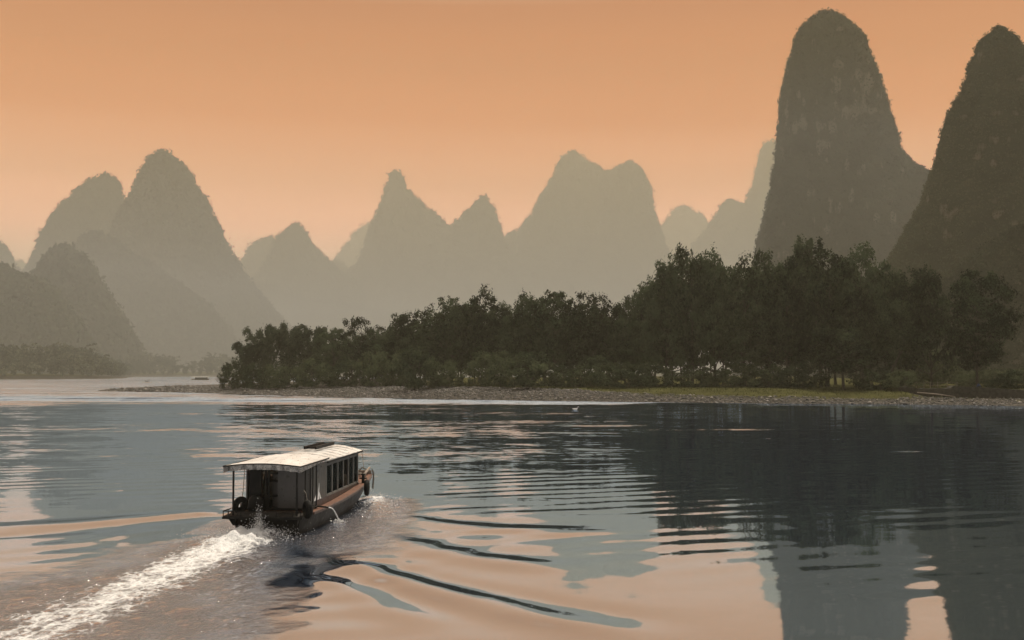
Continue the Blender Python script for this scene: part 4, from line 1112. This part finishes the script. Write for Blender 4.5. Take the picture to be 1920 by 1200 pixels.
# ------------------------------------------------------------------ stone wall, fence, rafts at the right bank
def stone_wall():
    pts = []
    tops = [(1690, 725.5), (1712, 726.5), (1727, 729), (1733, 727.5), (1780, 728.5), (1787, 724.0), (1830, 726), (1880, 729), (1935, 733), (2150, 744)]
    xs_ = [1690, 1782, 1850, 1935, 2150]; Ys = [218, 208, 203, 197, 188]
    rings = []
    rng = np.random.default_rng(3)
    for i in range(len(tops) - 1):
        for k in range(6):
            t = k / 6
            px = tops[i][0] * (1 - t) + tops[i + 1][0] * t; py = tops[i][1] * (1 - t) + tops[i + 1][1] * t
            Y = float(np.interp(px, xs_, Ys))
            X, _, zt = at(px, py, Y)
            zt += rng.normal() * 0.04
            j = rng.normal(size=2) * 0.05
            rings.append([(X, Y + j[0] - 0.30, -0.2), (X, Y + j[1] - 0.10, zt), (X, Y + 1.9, zt + 0.02), (X, Y + 1.9, -0.2)])
    mb = MB(); mb.loft(rings)
    o = mb.build('stone_wall', M['wallstone'])
    tag(o, 'rough dark stone retaining wall along the right bank', 'wall')
stone_wall()

def fence():
    root = empty('fence', (at(1745, 715, 222)[0], 222, 2.7))
    tag(root, 'thin wire fence of slim posts on the terrace left of the lone tree', 'fence')
    for k, px in enumerate((1702, 1718, 1732, 1744, 1758, 1776, 1794)):
        X = at(px, 715, 222)[0] - root.location.x
        mb = MB(); mb.tube([(X, 0, -0.3), (X + 0.03, 0, 1.35)], [0.07, 0.055], 6); mb.build('post', M['timber'], root)
    for zz in (0.55, 1.1):
        mb = MB(); x0 = at(1700, 715, 222)[0] - root.location.x; x1 = at(1797, 715, 222)[0] - root.location.x
        mb.tube([(x0 + (x1 - x0) * t / 8, 0.08, zz - 0.05 * math.sin(math.pi * (t % 2))) for t in range(9)], 0.028, 5); mb.build('rail', M['timber'], root)
fence()

def raft_long():
    x0, y0 = onwater(1668, 756.5); x1, y1 = onwater(1786, 758.2)
    root = empty('bamboo_raft', ((x0 + x1) / 2, (y0 + y1) / 2 - 1.2, 0.06), math.atan2(y1 - y0, x1 - x0))
    tag(root, 'long narrow bamboo raft lying at the water edge below the wall', 'raft')
    L = math.hypot(x1 - x0, y1 - y0) / 2
    for k in range(6):
        mb = MB(); yo = (k - 2.5) * 0.17
        mb.tube([(-L + 0.1 * k, yo, 0.42), (-L * 0.8, yo, 0.16), (-L * 0.3, yo, 0.1), (L * 0.5, yo, 0.1), (L - 0.1 * k, yo, 0.24)], [0.05, 0.075, 0.085, 0.085, 0.06], 7)
        mb.build('pole', M['bamboo_pole'], root, True)
    for xx in (-0.7, -0.2, 0.3, 0.75):
        mb = MB(); mb.span((L * xx - 0.06, -0.5, 0.17), (L * xx + 0.06, 0.5, 0.24)); mb.build('crossbar', M['timber'], root)
    X0 = at(1716, 744.5, 211); X1 = at(1786, 748, 205)
    z0 = float(bar_h(np.array([X0[0]]), np.array([X0[1]]))[0]); z1 = float(bar_h(np.array([X1[0]]), np.array([X1[1]]))[0])
    mb = MB(); mb.tube([(X0[0], X0[1] - 1.2, z0 + 0.35), ((X0[0] + X1[0]) / 2, 206.5, (z0 + z1) / 2 + 0.4), (X1[0], X1[1] - 1.2, z1 + 0.3)], [0.10, 0.12, 0.09], 8)
    tag(mb.build('driftwood_pole', M['timber'], None, True), 'pale driftwood pole resting on stones under the wall', 'pole')
raft_long()
xs_, ys_ = at(1835, 722, 217)[:2]
mb = MB(); mb.loft([[(math.cos(a) * r, math.sin(a) * r * 0.8, z) for a in [2 * math.pi * k / 10 for k in range(10)]] for z, r in ((0, 0.42), (0.2, 0.52), (0.55, 0.46), (0.85, 0.28), (0.98, 0.1), (1.06, 0.16))])
sk_ = mb.build('sack', M['blue'], None, True); sk_.location = (xs_, ys_, float(bar_h(np.array([xs_]), np.array([ys_]))[0]) - 0.02)
tag(sk_, 'blue sack slumped at the foot of the lone tree', 'sack')

# ------------------------------------------------------------------ small bird
bx, by = onwater(1079, 769)
mb = MB()
def ringc(cx, cz, ry, rz_, n=10): return [(cx, ry * math.cos(2 * math.pi * k / n), cz + rz_ * math.sin(2 * math.pi * k / n)) for k in range(n)]
mb.loft([ringc(-0.42, 0.22, 0.015, 0.02), ringc(-0.3, 0.17, 0.08, 0.07), ringc(-0.1, 0.13, 0.14, 0.13), ringc(0.12, 0.13, 0.13, 0.13), ringc(0.24, 0.2, 0.07, 0.09), ringc(0.27, 0.34, 0.045, 0.06), ringc(0.31, 0.43, 0.05, 0.055), ringc(0.37, 0.44, 0.035, 0.03), ringc(0.46, 0.42, 0.012, 0.01)])
bd = mb.build('water_bird', M['feather'], None, True); bd.location = (bx, by, -0.02); bd.scale = (1.25, 1.25, 1.25)
tag(bd, 'tiny white water bird swimming off the gravel bar', 'bird')

# ------------------------------------------------------------------ people on the far raft
def person(joints, edges, name, mats, loc, label, rotz=0):
    me = bpy.data.meshes.new(name)
    me.from_pydata([j[0] for j in joints], edges, [])
    o = bpy.data.objects.new(name, me); COL.objects.link(o)
    for m_ in mats: me.materials.append(m_)
    sk = o.modifiers.new('skin', 'SKIN'); sk.use_smooth_shade = True
    for i, j in enumerate(joints):
        me.skin_vertices[0].data[i].radius = (j[1], j[1]) if not isinstance(j[1], tuple) else j[1]
    me.skin_vertices[0].data[0].use_root = True
    sb = o.modifiers.new('subd', 'SUBSURF'); sb.levels = 1; sb.render_levels = 1
    o.location = loc; o.rotation_euler = (0, 0, rotz); o.scale = (1.12, 1.12, 1.08)
    tag(o, label, 'person', 'people on the far raft')
    return o
def need_skin(me):
    pass
HEAD = [((0.03, 0, 1.46), 0.055), ((0.05, 0, 1.56), 0.085), ((0.055, 0, 1.66), 0.10), ((0.05, 0, 1.74), 0.06)]
STAND = [((0, 0, 0.95), (0.15, 0.11)), ((0, 0, 1.18), (0.15, 0.11)), ((0.02, 0, 1.38), (0.17, 0.10))] + HEAD + [
    ((0, 0.1, 0.88), 0.09), ((0.05, 0.13, 0.48), 0.065), ((0, 0.15, 0.07), 0.045), ((0.15, 0.16, 0.03), 0.04),
    ((0, -0.1, 0.88), 0.09), ((-0.03, -0.14, 0.48), 0.065), ((-0.1, -0.16, 0.07), 0.045), ((0.05, -0.18, 0.03), 0.04),
    ((0.03, 0.22, 1.36), 0.06), ((0.15, 0.28, 1.10), 0.045), ((0.34, 0.20, 1.16), 0.04), ((0.42, 0.16, 1.2), 0.035),
    ((0.03, -0.22, 1.36), 0.06), ((0.14, -0.26, 1.12), 0.045), ((0.34, -0.1, 1.30), 0.04), ((0.42, 0.0, 1.36), 0.035)]
EST = [(0, 1), (1, 2), (2, 3), (3, 4), (4, 5), (5, 6), (0, 7), (7, 8), (8, 9), (9, 10), (0, 11), (11, 12), (12, 13), (13, 14), (2, 15), (15, 16), (16, 17), (17, 18), (2, 19), (19, 20), (20, 21), (21, 22)]
def seat_pose(j):
    dz = -0.62
    out_ = []
    for i, (p, r) in enumerate(j):
        p = list(p)
        if i in (7, 11): p[2] = 0.30; p[0] += 0.06
        elif i in (8, 12): p = [0.42, p[1] * 1.2, 0.42]
        elif i in (9, 13): p = [0.44, p[1] * 1.1, 0.10]
        elif i in (10, 14): p = [0.58, p[1] * 1.1, 0.05]
        elif i in (17, 18, 21, 22): p = [0.30 + 0.08 * (i in (18, 22)), p[1] * 0.8, 0.58]
        else: p[2] += dz
        out_.append((tuple(p), r))
    return out_
rx_, ry_ = onwater(276.5, 717.4)
raft = empty('punting_raft', (rx_, ry_, 0.05), 0.05)
tag(raft, 'thin low raft carrying three people on the bright far water', 'raft')
for k in range(5):
    mb = MB(); yo = (k - 2) * 0.19
    mb.tube([(-3.1 + 0.1 * k, yo, 0.30), (-2.3, yo, 0.12), (0, yo, 0.07), (2.3, yo, 0.12), (3.0 - 0.1 * k, yo, 0.42)], [0.06, 0.085, 0.09, 0.085, 0.06], 7); mb.build('pole', M['bamboo_pole'], raft, True)
mb = MB(); mb.span((-1.5, -0.42, 0.155), (1.3, 0.42, 0.20)); mb.build('deck_board', M['timber'], raft)
person(seat_pose(STAND), EST, 'person', [M['cloth']], (rx_ - 1.2, ry_, 0.24), 'person in dark clothes sitting at the back of the far raft')
person(seat_pose(STAND), EST, 'person', [M['cloth']], (rx_ - 0.3, ry_ + 0.05, 0.24), 'person in dark clothes sitting between the two others on the far raft')
person(STAND, EST, 'person', [M['cloth_pale']], (rx_ + 0.75, ry_, 0.24), 'person in pale top standing upright on the far raft')

# ------------------------------------------------------------------ far tour boat
def far_boat():
    x, y = onwater(375, 712.4)
    root = empty('tour_boat', (x, y, 0.0), 0.0)
    tag(root, 'distant flat-roofed white and grey boat on the far reach by the bar tip', 'boat')
    mb = MB()
    mb.loft([[(-6.6, -1.2, 0.75), (-6.6, 1.2, 0.75), (-6.2, 0.9, -0.3), (-6.2, -0.9, -0.3)], [(-5, -1.5, 0.6), (-5, 1.5, 0.6), (-5, 1.2, -0.3), (-5, -1.2, -0.3)],
             [(5, -1.5, 0.6), (5, 1.5, 0.6), (5, 1.2, -0.3), (5, -1.2, -0.3)], [(7.2, -0.8, 0.95), (7.2, 0.8, 0.95), (6.4, 0.6, -0.2), (6.4, -0.6, -0.2)]])
    mb.build('hull', M['dark'], root)
    mb = MB()
    for t in range(9):
        pass
    mb.loft([[(xx, -1.7, 2.25), (xx, -0.8, 2.5), (xx, 0.8, 2.5), (xx, 1.7, 2.25), (xx, 1.65, 2.12), (xx, -1.65, 2.12)] for xx in (-6.5, -2, 2, 6.4)]); mb.build('roof', M['white'], root)
    cab = MB(); cab.span((-3.6, -1.25, 0.6), (6.0, 1.25, 2.1)); cab.build('cabin', M['panel'], root)
    for k in range(6):
        mb = MB(); x0 = -3.2 + k * 1.5; mb.span((x0, -1.30, 1.1), (x0 + 1.2, -1.255, 1.9)); mb.build('window', M['dark'], root)
    for xx in (-6.2, -5.0, -3.8):
        for yy in (-1.4, 1.4):
            mb = MB(); mb.tube([(xx, yy, 0.6), (xx, yy, 2.15)], 0.05, 6); mb.build('post', M['white'], root)
    mb = MB(); mb.span((-6.3, -1.42, 0.62), (-3.7, -1.36, 1.25)); mb.build('rail', M['white'], root)
far_boat()

# ------------------------------------------------------------------ the ferry in the foreground
B = empty('passenger_boat', (BOAT_O[0], BOAT_O[1], 0.0), -BOAT_H)
tag(B, 'covered wooden and steel passenger boat with pale roof heading away, churning white wake', 'boat')

def hull():
    secs = [  # forward, half-top, z-top, half-bottom, z-bottom
        (0.35, 1.28, 0.62, 1.10, -0.45), (1.0, 1.58, 0.68, 1.15, -0.5), (2.5, 1.68, 0.69, 1.22, -0.5), (4.5, 1.74, 0.71, 1.25, -0.5), (7.0, 1.76, 0.79, 1.22, -0.5),
        (8.6, 1.70, 0.86, 1.10, -0.45), (10.0, 1.60, 0.93, 0.95, -0.30), (11.4, 1.42, 1.0, 0.75, 0.1), (12.4, 1.25, 1.07, 0.7, 0.62)]
    mb = MB()
    mb.loft([[(-ht, f, zt), (-ht * 0.98, f, zt - 0.10), (-(hb + (ht - hb) * 0.45), f, zb + (zt - zb) * 0.42), (-hb, f, zb), (hb, f, zb), (hb + (ht - hb) * 0.45, f, zb + (zt - zb) * 0.42), (ht * 0.98, f, zt - 0.10), (ht, f, zt)] for f, ht, zt, hb, zb in secs])
    h = mb.build('hull', M['hull'], B)
    # rubbing strake along the gunwale
    for s in (-1, 1):
        mb = MB(); mb.loft([[(s * (ht - 0.02), f, zt + 0.035), (s * (ht + 0.055), f, zt + 0.03), (s * (ht + 0.05), f, zt - 0.055), (s * (ht - 0.02), f, zt - 0.06)] for f, ht, zt, hb, zb in secs[1:]])
        mb.build('rubbing_strake', M['coaming'], B)
    # deck between the gunwales
    mb = MB(); mb.loft([[(-(ht - 0.03), f, zt + 0.005), ((ht - 0.03), f, zt + 0.005), ((ht - 0.03), f, zt + 0.028), (-(ht - 0.03), f, zt + 0.028)] for f, ht, zt, hb, zb in secs[1:]])
    mb.build('deck', M['deck'], B)
    return secs
SECS = hull()

# stern platform with low rail
mb = MB(); mb.span((-1.52, -0.10, 0.60), (1.45, 1.3, 0.69)); mb.build('stern_platform', M['deck_dark'], B, bevel=0.01)
mb = MB(); mb.span((-1.55, -0.14, 0.57), (1.48, -0.10, 0.66)); mb.build('platform_edge', M['dark'], B)
rl = MB()
for a, b in (((-1.52, -0.10, 0.86), (1.42, -0.10, 0.86)), ((-1.52, -0.10, 0.86), (-1.52, 1.2, 0.86))):
    rl.tube([a, b], 0.02, 6)
for xx in (-1.52, -1.32, -0.85, -0.2, 0.5, 1.1, 1.42):
    rl.tube([(xx, -0.10, 0.66), (xx, -0.10, 0.86)], 0.016, 6)
for yy in (0.4, 1.2):
    rl.tube([(-1.52, yy, 0.66), (-1.52, yy, 0.86)], 0.016, 6)
rl.build('stern_rail', M['dark'], B)
mb = MB(); mb.box((-0.2, -0.06, 0.76), (1.6, 0.03, 0.13)); mb.build('rail_board', M['deck_dark'], B)
for xx, rz in ((-1.25, 0.2), (1.12, -0.1)):
    mb = MB(); mb.loft([[(xx - 0.14, 0.05, 0.58), (xx + 0.14, 0.05, 0.58), (xx + 0.14, 0.36, 0.58), (xx - 0.14, 0.36, 0.58)], [(xx - 0.03, 0.27, 0.28), (xx + 0.05, 0.27, 0.28), (xx + 0.05, 0.37, 0.28), (xx - 0.03, 0.37, 0.28)]]); mb.build('bracket', M['dark'], B)
mb = MB(); mb.span((-0.28, 0.05, -0.5), (-0.18, 0.34, 0.55)); mb.tube([(-0.23, 0.2, 0.5), (-0.23, 0.2, 0.95)], 0.035, 8); mb.build('rudder', M['dark'], B)

# cabin: sill, walls with real openings
CW, Y0, Y1 = 1.33, 1.25, 9.2
ZB, ZT = 0.70, 2.40
def roofz(f): return 2.46 + (0.02 if f < 3.6 else 0) - 0.006 * f
for s in (-1, 1):
    mb = MB(); mb.span((s * CW - 0.03, 2.1 if s > 0 else Y0, ZB), (s * CW + 0.03, Y1, 0.99)); mb.build('coaming', M['coaming'], B)
mb = MB(); mb.span((-CW, Y1 - 0.02, ZB + 0.05), (CW, Y1 + 0.03, 1.0)); mb.build('coaming', M['coaming'], B)
mb = MB(); mb.span((-1.29, 1.3, 0.74), (1.29, 9.17, 0.78)); mb.build('cabin_floor', M['dark'], B)
# side window bays
bays = [(3.62 + k * 0.925, 3.62 + (k + 1) * 0.925) for k in range(6)]
for s in (-1, 1):
    xw = s * CW
    mb = MB(); mb.span((xw - 0.025, 2.1 if s > 0 else 1.9, 0.99), (xw + 0.025, 3.6, ZT)); mb.build('side_panel', M['sheet'], B)
    mb = MB(); mb.span((xw - 0.028, 3.6, 2.22), (xw + 0.028, Y1, ZT)); mb.build('header', M['panel'], B)
    for k, (a, b) in enumerate(bays):
        fr = MB()
        fr.span((xw - 0.035, a, 0.99), (xw + 0.035, a + 0.09, 2.22))
        if k == 5: fr.span((xw - 0.035, b - 0.09, 0.99), (xw + 0.035, b, 2.22))
        fr.span((xw - 0.04, a + 0.09, 0.99), (xw + 0.04, b if k < 5 else b - 0.09, 1.07))
        wobj = fr.build('window', M['alu'], B)
        if s > 0 and k == 3: continue                     # slid open
        g = MB(); g.span((xw - 0.004, a + 0.09, 1.07), (xw + 0.004, b, 2.22)); g.build('pane', M['glass'], wobj)
    mb = MB(); mb.box((xw + s * 0.05, 9.0, 1.0), (0.05, 0.5, 0.05), rx=-0.35); mb.build('bracket', M['alu'], B)
# front wall: two side panels and a doorway
for a, b in ((-CW, -0.45), (0.45, CW)):
    mb = MB(); mb.span((a, Y1 - 0.02, 1.0), (b, Y1 + 0.02, ZT)); mb.build('front_panel', M['panel'], B)
mb = MB(); mb.span((-0.45, Y1 - 0.02, 2.15), (0.45, Y1 + 0.02, ZT)); mb.build('front_panel', M['panel'], B)
# aft bulkhead, left to right
def pan(x0, x1, z0, z1, m, name, y=Y0, t=0.04):
    mb = MB(); mb.span((x0, y, z0), (x1, y + t, z1)); return mb.build(name, M[m], B)
pan(-1.0, -0.54, 0.74, 2.36, 'dark', 'bulkhead_panel')
pan(-0.40, -0.32, 0.74, 2.36, 'dark', 'door_post'); pan(-0.285, -0.20, 0.74, 2.36, 'dark', 'door_post')
pan(-0.54, -0.40, 0.74, 1.24, 'dark', 'bulkhead_panel'); pan(-0.32, -0.285, 0.74, 1.3, 'dark', 'bulkhead_panel')
pan(-0.20, 0.12, 0.80, 2.30, 'panel', 'locker_back', y=Y0 + 0.35)
for zz in (1.24, 1.80, 2.10):
    mb = MB(); mb.span((-0.20, Y0 + 0.02, zz), (0.12, Y0 + 0.35, zz + 0.03)); mb.build('shelf', M['dark'], B)
pan(0.12, 1.16, 0.82, 2.28, 'panel', 'bulkhead_panel'); pan(-0.20, 1.33, 0.74, 0.82, 'dark', 'threshold'); pan(-1.0, 1.33, 2.30, 2.40, 'dark', 'lintel', y=Y0 - 0.02, t=0.08)
pan(1.16, 1.21, 0.82, 2.30, 'dark', 'bulkhead_seam'); pan(1.21, 1.33, 0.82, 2.30, 'panel', 'bulkhead_panel')
# angled corner panels on the starboard quarter
mb = MB(); mb.box((1.345, 1.68, 1.59), (0.04, 0.84, 1.5), rz=R(0)); mb.build('quarter_panel', M['sheet'], B)
for yy in (1.30, 1.62, 2.12):
    mb = MB(); mb.tube([(1.375, yy, 0.72), (1.375, yy, 2.38)], 0.028, 8); mb.build('mullion', M['dark'], B)
# torn pale sheeting on the side panel
for yy, hh_, tl in ((1.95, 0.34, 0.25), (2.42, 0.62, 0.12), (2.75, 0.28, -0.2)):
    mb = MB(); mb.loft([[(1.366, yy - 0.10, 1.02), (1.366, yy + 0.12, 1.02), (1.372, yy + 0.12, 1.02), (1.372, yy - 0.10, 1.02)], [(1.366, yy + tl, 1.02 + hh_), (1.366, yy + tl + 0.03, 1.02 + hh_), (1.372, yy + tl + 0.03, 1.02 + hh_), (1.372, yy + tl, 1.02 + hh_)]]); mb.build('torn_sheeting', M['white'], B)
# engine housing and seat inside the stern
mb = MB(); mb.loft([[(-0.66 + math.cos(a) * r, 1.05 + math.sin(a) * r * 0.4, z) for a in [2 * math.pi * k / 12 for k in range(12)]] for z, r in ((0.70, 0.30), (0.9, 0.34), (1.15, 0.30), (1.30, 0.18), (1.34, 0.03))]); mb.build('engine_cover', M['dark'], B, True)
for yy in (4.2, 5.4, 6.6, 7.8):
    for xx in (-0.85, 0.85):
        mb = MB(); mb.span((xx - 0.38, yy, 0.78), (xx + 0.38, yy + 0.38, 1.12)); mb.span((xx - 0.38, yy - 0.06, 0.78), (xx + 0.38, yy, 1.5)); mb.build('bench', M['timber'], B)

# posts of the stern canopy
for xx, yy in ((-1.2, 0.05), (1.22, 0.05)):
    mb = MB(); mb.tube([(xx, yy, 0.68), (xx, yy, 2.42)], 0.04, 8); mb.build('canopy_post', M['dark'], B)

def roof_piece(f0, f1, hw, crown0, crown1, z0, z1, thick, nseg=16, nlen=14, seed=0, sag=0.012):
    rng = random.Random(seed); rings = []
    for i in range(nlen + 1):
        t = i / nlen; f = f0 + (f1 - f0) * t; zc = z0 + (z1 - z0) * t; cr = crown0 + (crown1 - crown0) * t
        top = []; bot = []
        for k in range(nseg + 1):
            u = -1 + 2 * k / nseg
            zz = zc + cr * (1 - u * u) + rng.uniform(-sag, sag)
            top.append((u * hw, f, zz)); bot.append((u * (hw - 0.01), f, zz - thick))
        rings.append(top + bot[::-1])
    mb = MB(); mb.loft(rings); return mb
roof_piece(3.45, 9.85, 1.40, 0.20, 0.25, 2.45, 2.40, 0.05, seed=2).build('cabin_roof', M['roof'], B, False)
roof_piece(-0.30, 3.65, 1.44, 0.10, 0.19, 2.54, 2.53, 0.04, seed=3, sag=0.016).build('stern_canopy', M['roof'], B, False)
mb = MB()
for s in (-1, 1): mb.span((s * 1.40 - 0.03, 3.7, 2.335), (s * 1.40 + 0.03, 9.87, 2.405))
mb.build('roof_edge', M['dark'], B)
mb = MB(); mb.tube([(1.46, f, 2.53) for f in (-0.32, 1, 2.4, 3.66)], 0.03, 6); mb.tube([(-1.46, f, 2.53) for f in (-0.32, 1, 2.4, 3.66)], 0.03, 6)
mb.tube([(-1.46 + 2.92 * k / 12, -0.32, 2.53 + 0.10 * (1 - (-1 + k / 6) ** 2)) for k in range(13)], 0.025, 6); mb.build('canopy_edge', M['dark'], B)
# crumpled silver valance round the stern canopy
def valance():
    rng = random.Random(9); top = []; bot = []
    path = [(-1.45 + 2.9 * k / 40, -0.33) for k in range(41)] + [(1.455, -0.33 + 3.9 * k / 40) for k in range(1, 41)]
    for i, (x, y) in enumerate(path):
        u = max(-1, min(1, x / 1.45)); zt = 2.52 + 0.10 * (1 - u * u)
        dr = 0.20 + rng.uniform(-0.012, 0.014)
        if i < 4: dr = 0.24 - 0.02 * i
        if i > 44: dr *= max(0.3, 1 - (i - 44) / 45)
        o1 = rng.uniform(-0.02, 0.03)
        if y <= -0.32: top.append((x, y, zt)); bot.append((x, y + o1, zt - dr))
        else: top.append((x, y, zt)); bot.append((x - 0.03 + o1, y, zt - dr))
    rings = []
    for (a, b) in zip(top, bot):
        m_ = tuple((p + q) / 2 + rng.uniform(-0.025, 0.025) for p, q in zip(a, b))
        inn = lambda p: (p[0] - 0.012, p[1] + 0.012, p[2])
        rings.append([a, m_, b, inn(b), inn(m_), inn(a)])
    mb = MB(); mb.loft(rings); mb.build('valance', M['tarp'], B)
valance()
# roof seams
for f in (4.5, 5.4, 6.3, 7.2, 8.1, 9.0):
    t = (f - 3.45) / 6.4; cr = 0.20 + 0.05 * t; zc = 2.45 - 0.05 * t
    mb = MB(); mb.tube([(u * 1.40, f, zc + cr * (1 - u * u) + 0.008) for u in [-1 + k / 8 for k in range(17)]], 0.012, 5); mb.build('roof_seam', M['roof'], B)

# bow fittings
for s in (-1, 1):
    mb = MB(); mb.box((s * 1.12, 11.9, 1.24), (0.10, 1.3, 0.09), rx=0.2); mb.build('bow_beam', M['timber'], B, bevel=0.015)
mb = MB(); mb.span((-1.25, 12.3, 1.05), (1.25, 12.42, 1.26)); mb.build('bow_board', M['timber'], B, bevel=0.015)
for xx, yy in ((1.5, 9.55), (-1.5, 9.55)):
    mb = MB(); mb.tube([(xx, yy, 0.9), (xx, yy, 1.3)], [0.075, 0.065], 10); mb.tube([(xx, yy, 1.3), (xx, yy, 1.36)], [0.10, 0.09], 10); mb.tube([(xx - 0.18, yy, 1.15), (xx + 0.18, yy, 1.15)], 0.035, 8); mb.build('bollard', M['dark'], B)
mb = MB(); mb.tube([(-1.02, 0.62, 0.69), (-1.02, 0.62, 1.16)], 0.06, 10); mb.build('bollard', M['dark'], B)
mb = MB(); mb.tube([(1.28, 12.3, 1.34), (1.36, 12.4, 1.15), (1.36, 12.42, 0.8), (1.33, 12.38, 0.35)], 0.022, 6); mb.tube([(1.30, 12.25, 1.34), (1.33, 12.42, 1.0), (1.28, 12.42, 0.4)], 0.02, 6); mb.build('mooring_rope', M['rope'], B)
mb = MB(); mb.tube([(0.6, 12.0, 1.12), (0.85, 12.1, 1.42), (1.1, 12.15, 1.30)], 0.03, 6); mb.torus((0.7, 11.6, 1.16), 0.22, 0.045, 'Z'); mb.build('rope_coil', M['rope'], B)
# cooling-water pipe
mb = MB(); mb.tube([(1.36, 2.2, 0.80), (1.6, 2.0, 0.80), (1.82, 1.98, 0.79), (1.9, 2.0, 0.76)], 0.035, 8); mb.tube([(1.36, 1.4, 0.80), (1.42, 2.2, 0.80)], 0.03, 8); mb.build('drain_pipe', M['dark'], B)

def b2w(p):
    return (BOAT_O[0] + p[0] * ch_ + p[1] * sh_, BOAT_O[1] - p[0] * sh_ + p[1] * ch_, p[2])

# tyres hung round the boat: things of their own
def tyre(c, ax, R0, r, rope, label, tilt=None):
    root = empty('tyre', b2w(c), -BOAT_H)
    tag(root, label, 'tyre', 'tyre fenders hung on the boat')
    mb = MB(); mb.torus((0, 0, 0), R0, r, ax, tilt=tilt, sq=1.05)
    mb.build('tread', M['rubber'], root, True)
    if rope:
        pts = [tuple(a - b for a, b in zip(p, c)) for p in rope]
        mb = MB(); mb.tube(pts, 0.014, 6); mb.build('rope', M['rope'], root)
tyre((-1.06, 0.42, 1.03), 'Y', 0.215, 0.115, [(-0.98, 0.42, 1.33), (-0.93, 0.36, 1.6), (-0.82, 0.2, 2.42)], 'black tyre standing on the port stern corner on a rope from the canopy', Matrix.Rotation(R(58), 3, 'Z') @ Matrix.Rotation(R(14), 3, 'X'))
tyre((1.62, 0.10, 0.93), 'X', 0.235, 0.12, [(1.60, 0.12, 1.26), (1.52, 0.2, 1.5), (1.36, 0.5, 1.6)], 'black tyre hanging over the starboard stern corner', Matrix.Rotation(R(34), 3, 'Z') @ Matrix.Rotation(R(-14), 3, 'X'))
tyre((1.96, 8.3, 0.86), 'X', 0.26, 0.105, [(1.94, 8.32, 1.2), (1.75, 8.6, 1.7), (1.42, 9.6, 2.36)], 'black tyre hanging on a long rope at the starboard bow', Matrix.Rotation(R(8), 3, 'Z'))

# ladder lying on the roof
def ladder():
    root = empty('ladder', b2w((0.05, 7.35, 2.72)), -BOAT_H)
    tag(root, 'dark ladder lying flat along the pale boat roof', 'ladder')
    for s in (-1, 1):
        mb = MB(); mb.span((s * 0.24 - 0.04, -1.5, 0.0), (s * 0.24 + 0.04, 1.5, 0.13)); mb.build('rail', M['dark'], root)
    for k in range(8):
        mb = MB(); y = -1.3 + k * 0.37; mb.span((-0.20, y - 0.035, 0.02), (0.20, y + 0.035, 0.09)); mb.build('rung', M['dark'], root)
ladder()

# water jet from the pipe
def jet():
    rng = random.Random(5); mb = MB(); pts = []; rs = []
    for i in range(14):
        t = i / 13
        p = b2w((1.9 + 0.12 * t + rng.uniform(-.006, .006), 2.02 + 1.25 * t, 0.76 - 0.78 * t ** 1.9))
        pts.append(p); rs.append(0.016 + 0.012 * t + rng.uniform(0, 0.008))
    mb.tube(pts, rs, 7)
    o = mb.build('water_jet', M['spray'], None, True)
    tag(o, 'thin arc of cooling water spouting from the boat side pipe', 'water jet')
jet()

# spray: loose drops and flecks thrown up at stern and bow
def spray():
    rng = np.random.default_rng(19)
    def cloud(n, c, sd, zmax, s0):
        p = rng.normal(size=(n, 3)) * np.array(sd) + np.array(c)
        p[:, 2] = np.abs(rng.normal(size=n)) * zmax
        return p, rng.gamma(2, s0, n)
    A = [cloud(5000, (-0.35, -0.9, 0), (0.75, 0.8, 0), 0.16, 0.004), cloud(900, (-0.05, -0.45, 0), (0.16, 0.2, 0), 0.34, 0.005), cloud(350, (-0.05, -0.45, 0), (0.07, 0.1, 0), 0.5, 0.004),
         cloud(700, (-0.45, -3.0, 0), (0.6, 1.6, 0), 0.07, 0.005),
         cloud(800, (2.3, 9.2, 0), (0.5, 1.2, 0), 0.10, 0.005), cloud(500, (1.7, 11.2, 0), (0.3, 0.6, 0), 0.12, 0.005), cloud(250, (2.8, 7.0, 0), (0.5, 1.6, 0), 0.08, 0.006), cloud(150, (2.0, 3.3, 0), (0.16, 0.16, 0), 0.08, 0.006)]
    P = np.concatenate([a[0] for a in A]); s = 0.6 * np.concatenate([a[1] for a in A]) + 0.005
    n = len(P)
    V, tri = icos(n, rng)
    V = V * s[:, None, None] * np.array([1.0, 1.2, 0.9])
    W = P[:, None, :] + V
    X = BOAT_O[0] + W[..., 0] * ch_ + W[..., 1] * sh_; Y = BOAT_O[1] - W[..., 0] * sh_ + W[..., 1] * ch_
    V = np.stack([X, Y, W[..., 2]], -1).reshape(-1, 3)
    T = (tri[None] + (np.arange(n) * 14)[:, None, None]).reshape(-1, 3)
    o = link('spray', np_mesh('spray', V, None, T), M['spray'])
    tag(o, 'white spray and flecks of foam thrown up round the moving boat', 'spray', kind='stuff')
spray()

# ------------------------------------------------------------------ haze
def air(name, lo, hi, density, colour, label):
    m, nt, n = mat(name + '_air')
    o = n('ShaderNodeOutputMaterial'); v = n('ShaderNodeVolumePrincipled')
    v.inputs['Color'].default_value = (*colour, 1)
    v.inputs['Density'].default_value = density
    v.inputs['Anisotropy'].default_value = 0.0
    nt.links.new(v.outputs[0], o.inputs['Volume'])
    mb = MB(); mb.span(lo, hi)
    tag(mb.build(name, m), label, name, kind='stuff')
air('haze', (-9000, -300, -2.2), (9000, 9900, 1112), HAZE_DENSITY, HAZE_COLOUR, 'pale warm haze filling the air of the river valley')
# a thicker, cooler layer lies over the far reaches of the river
air('mist', (-8800, 700, -2.1), (8800, 9880, 230), MIST_DENSITY, MIST_COLOUR, 'low cool mist lying at the feet of the distant hills')
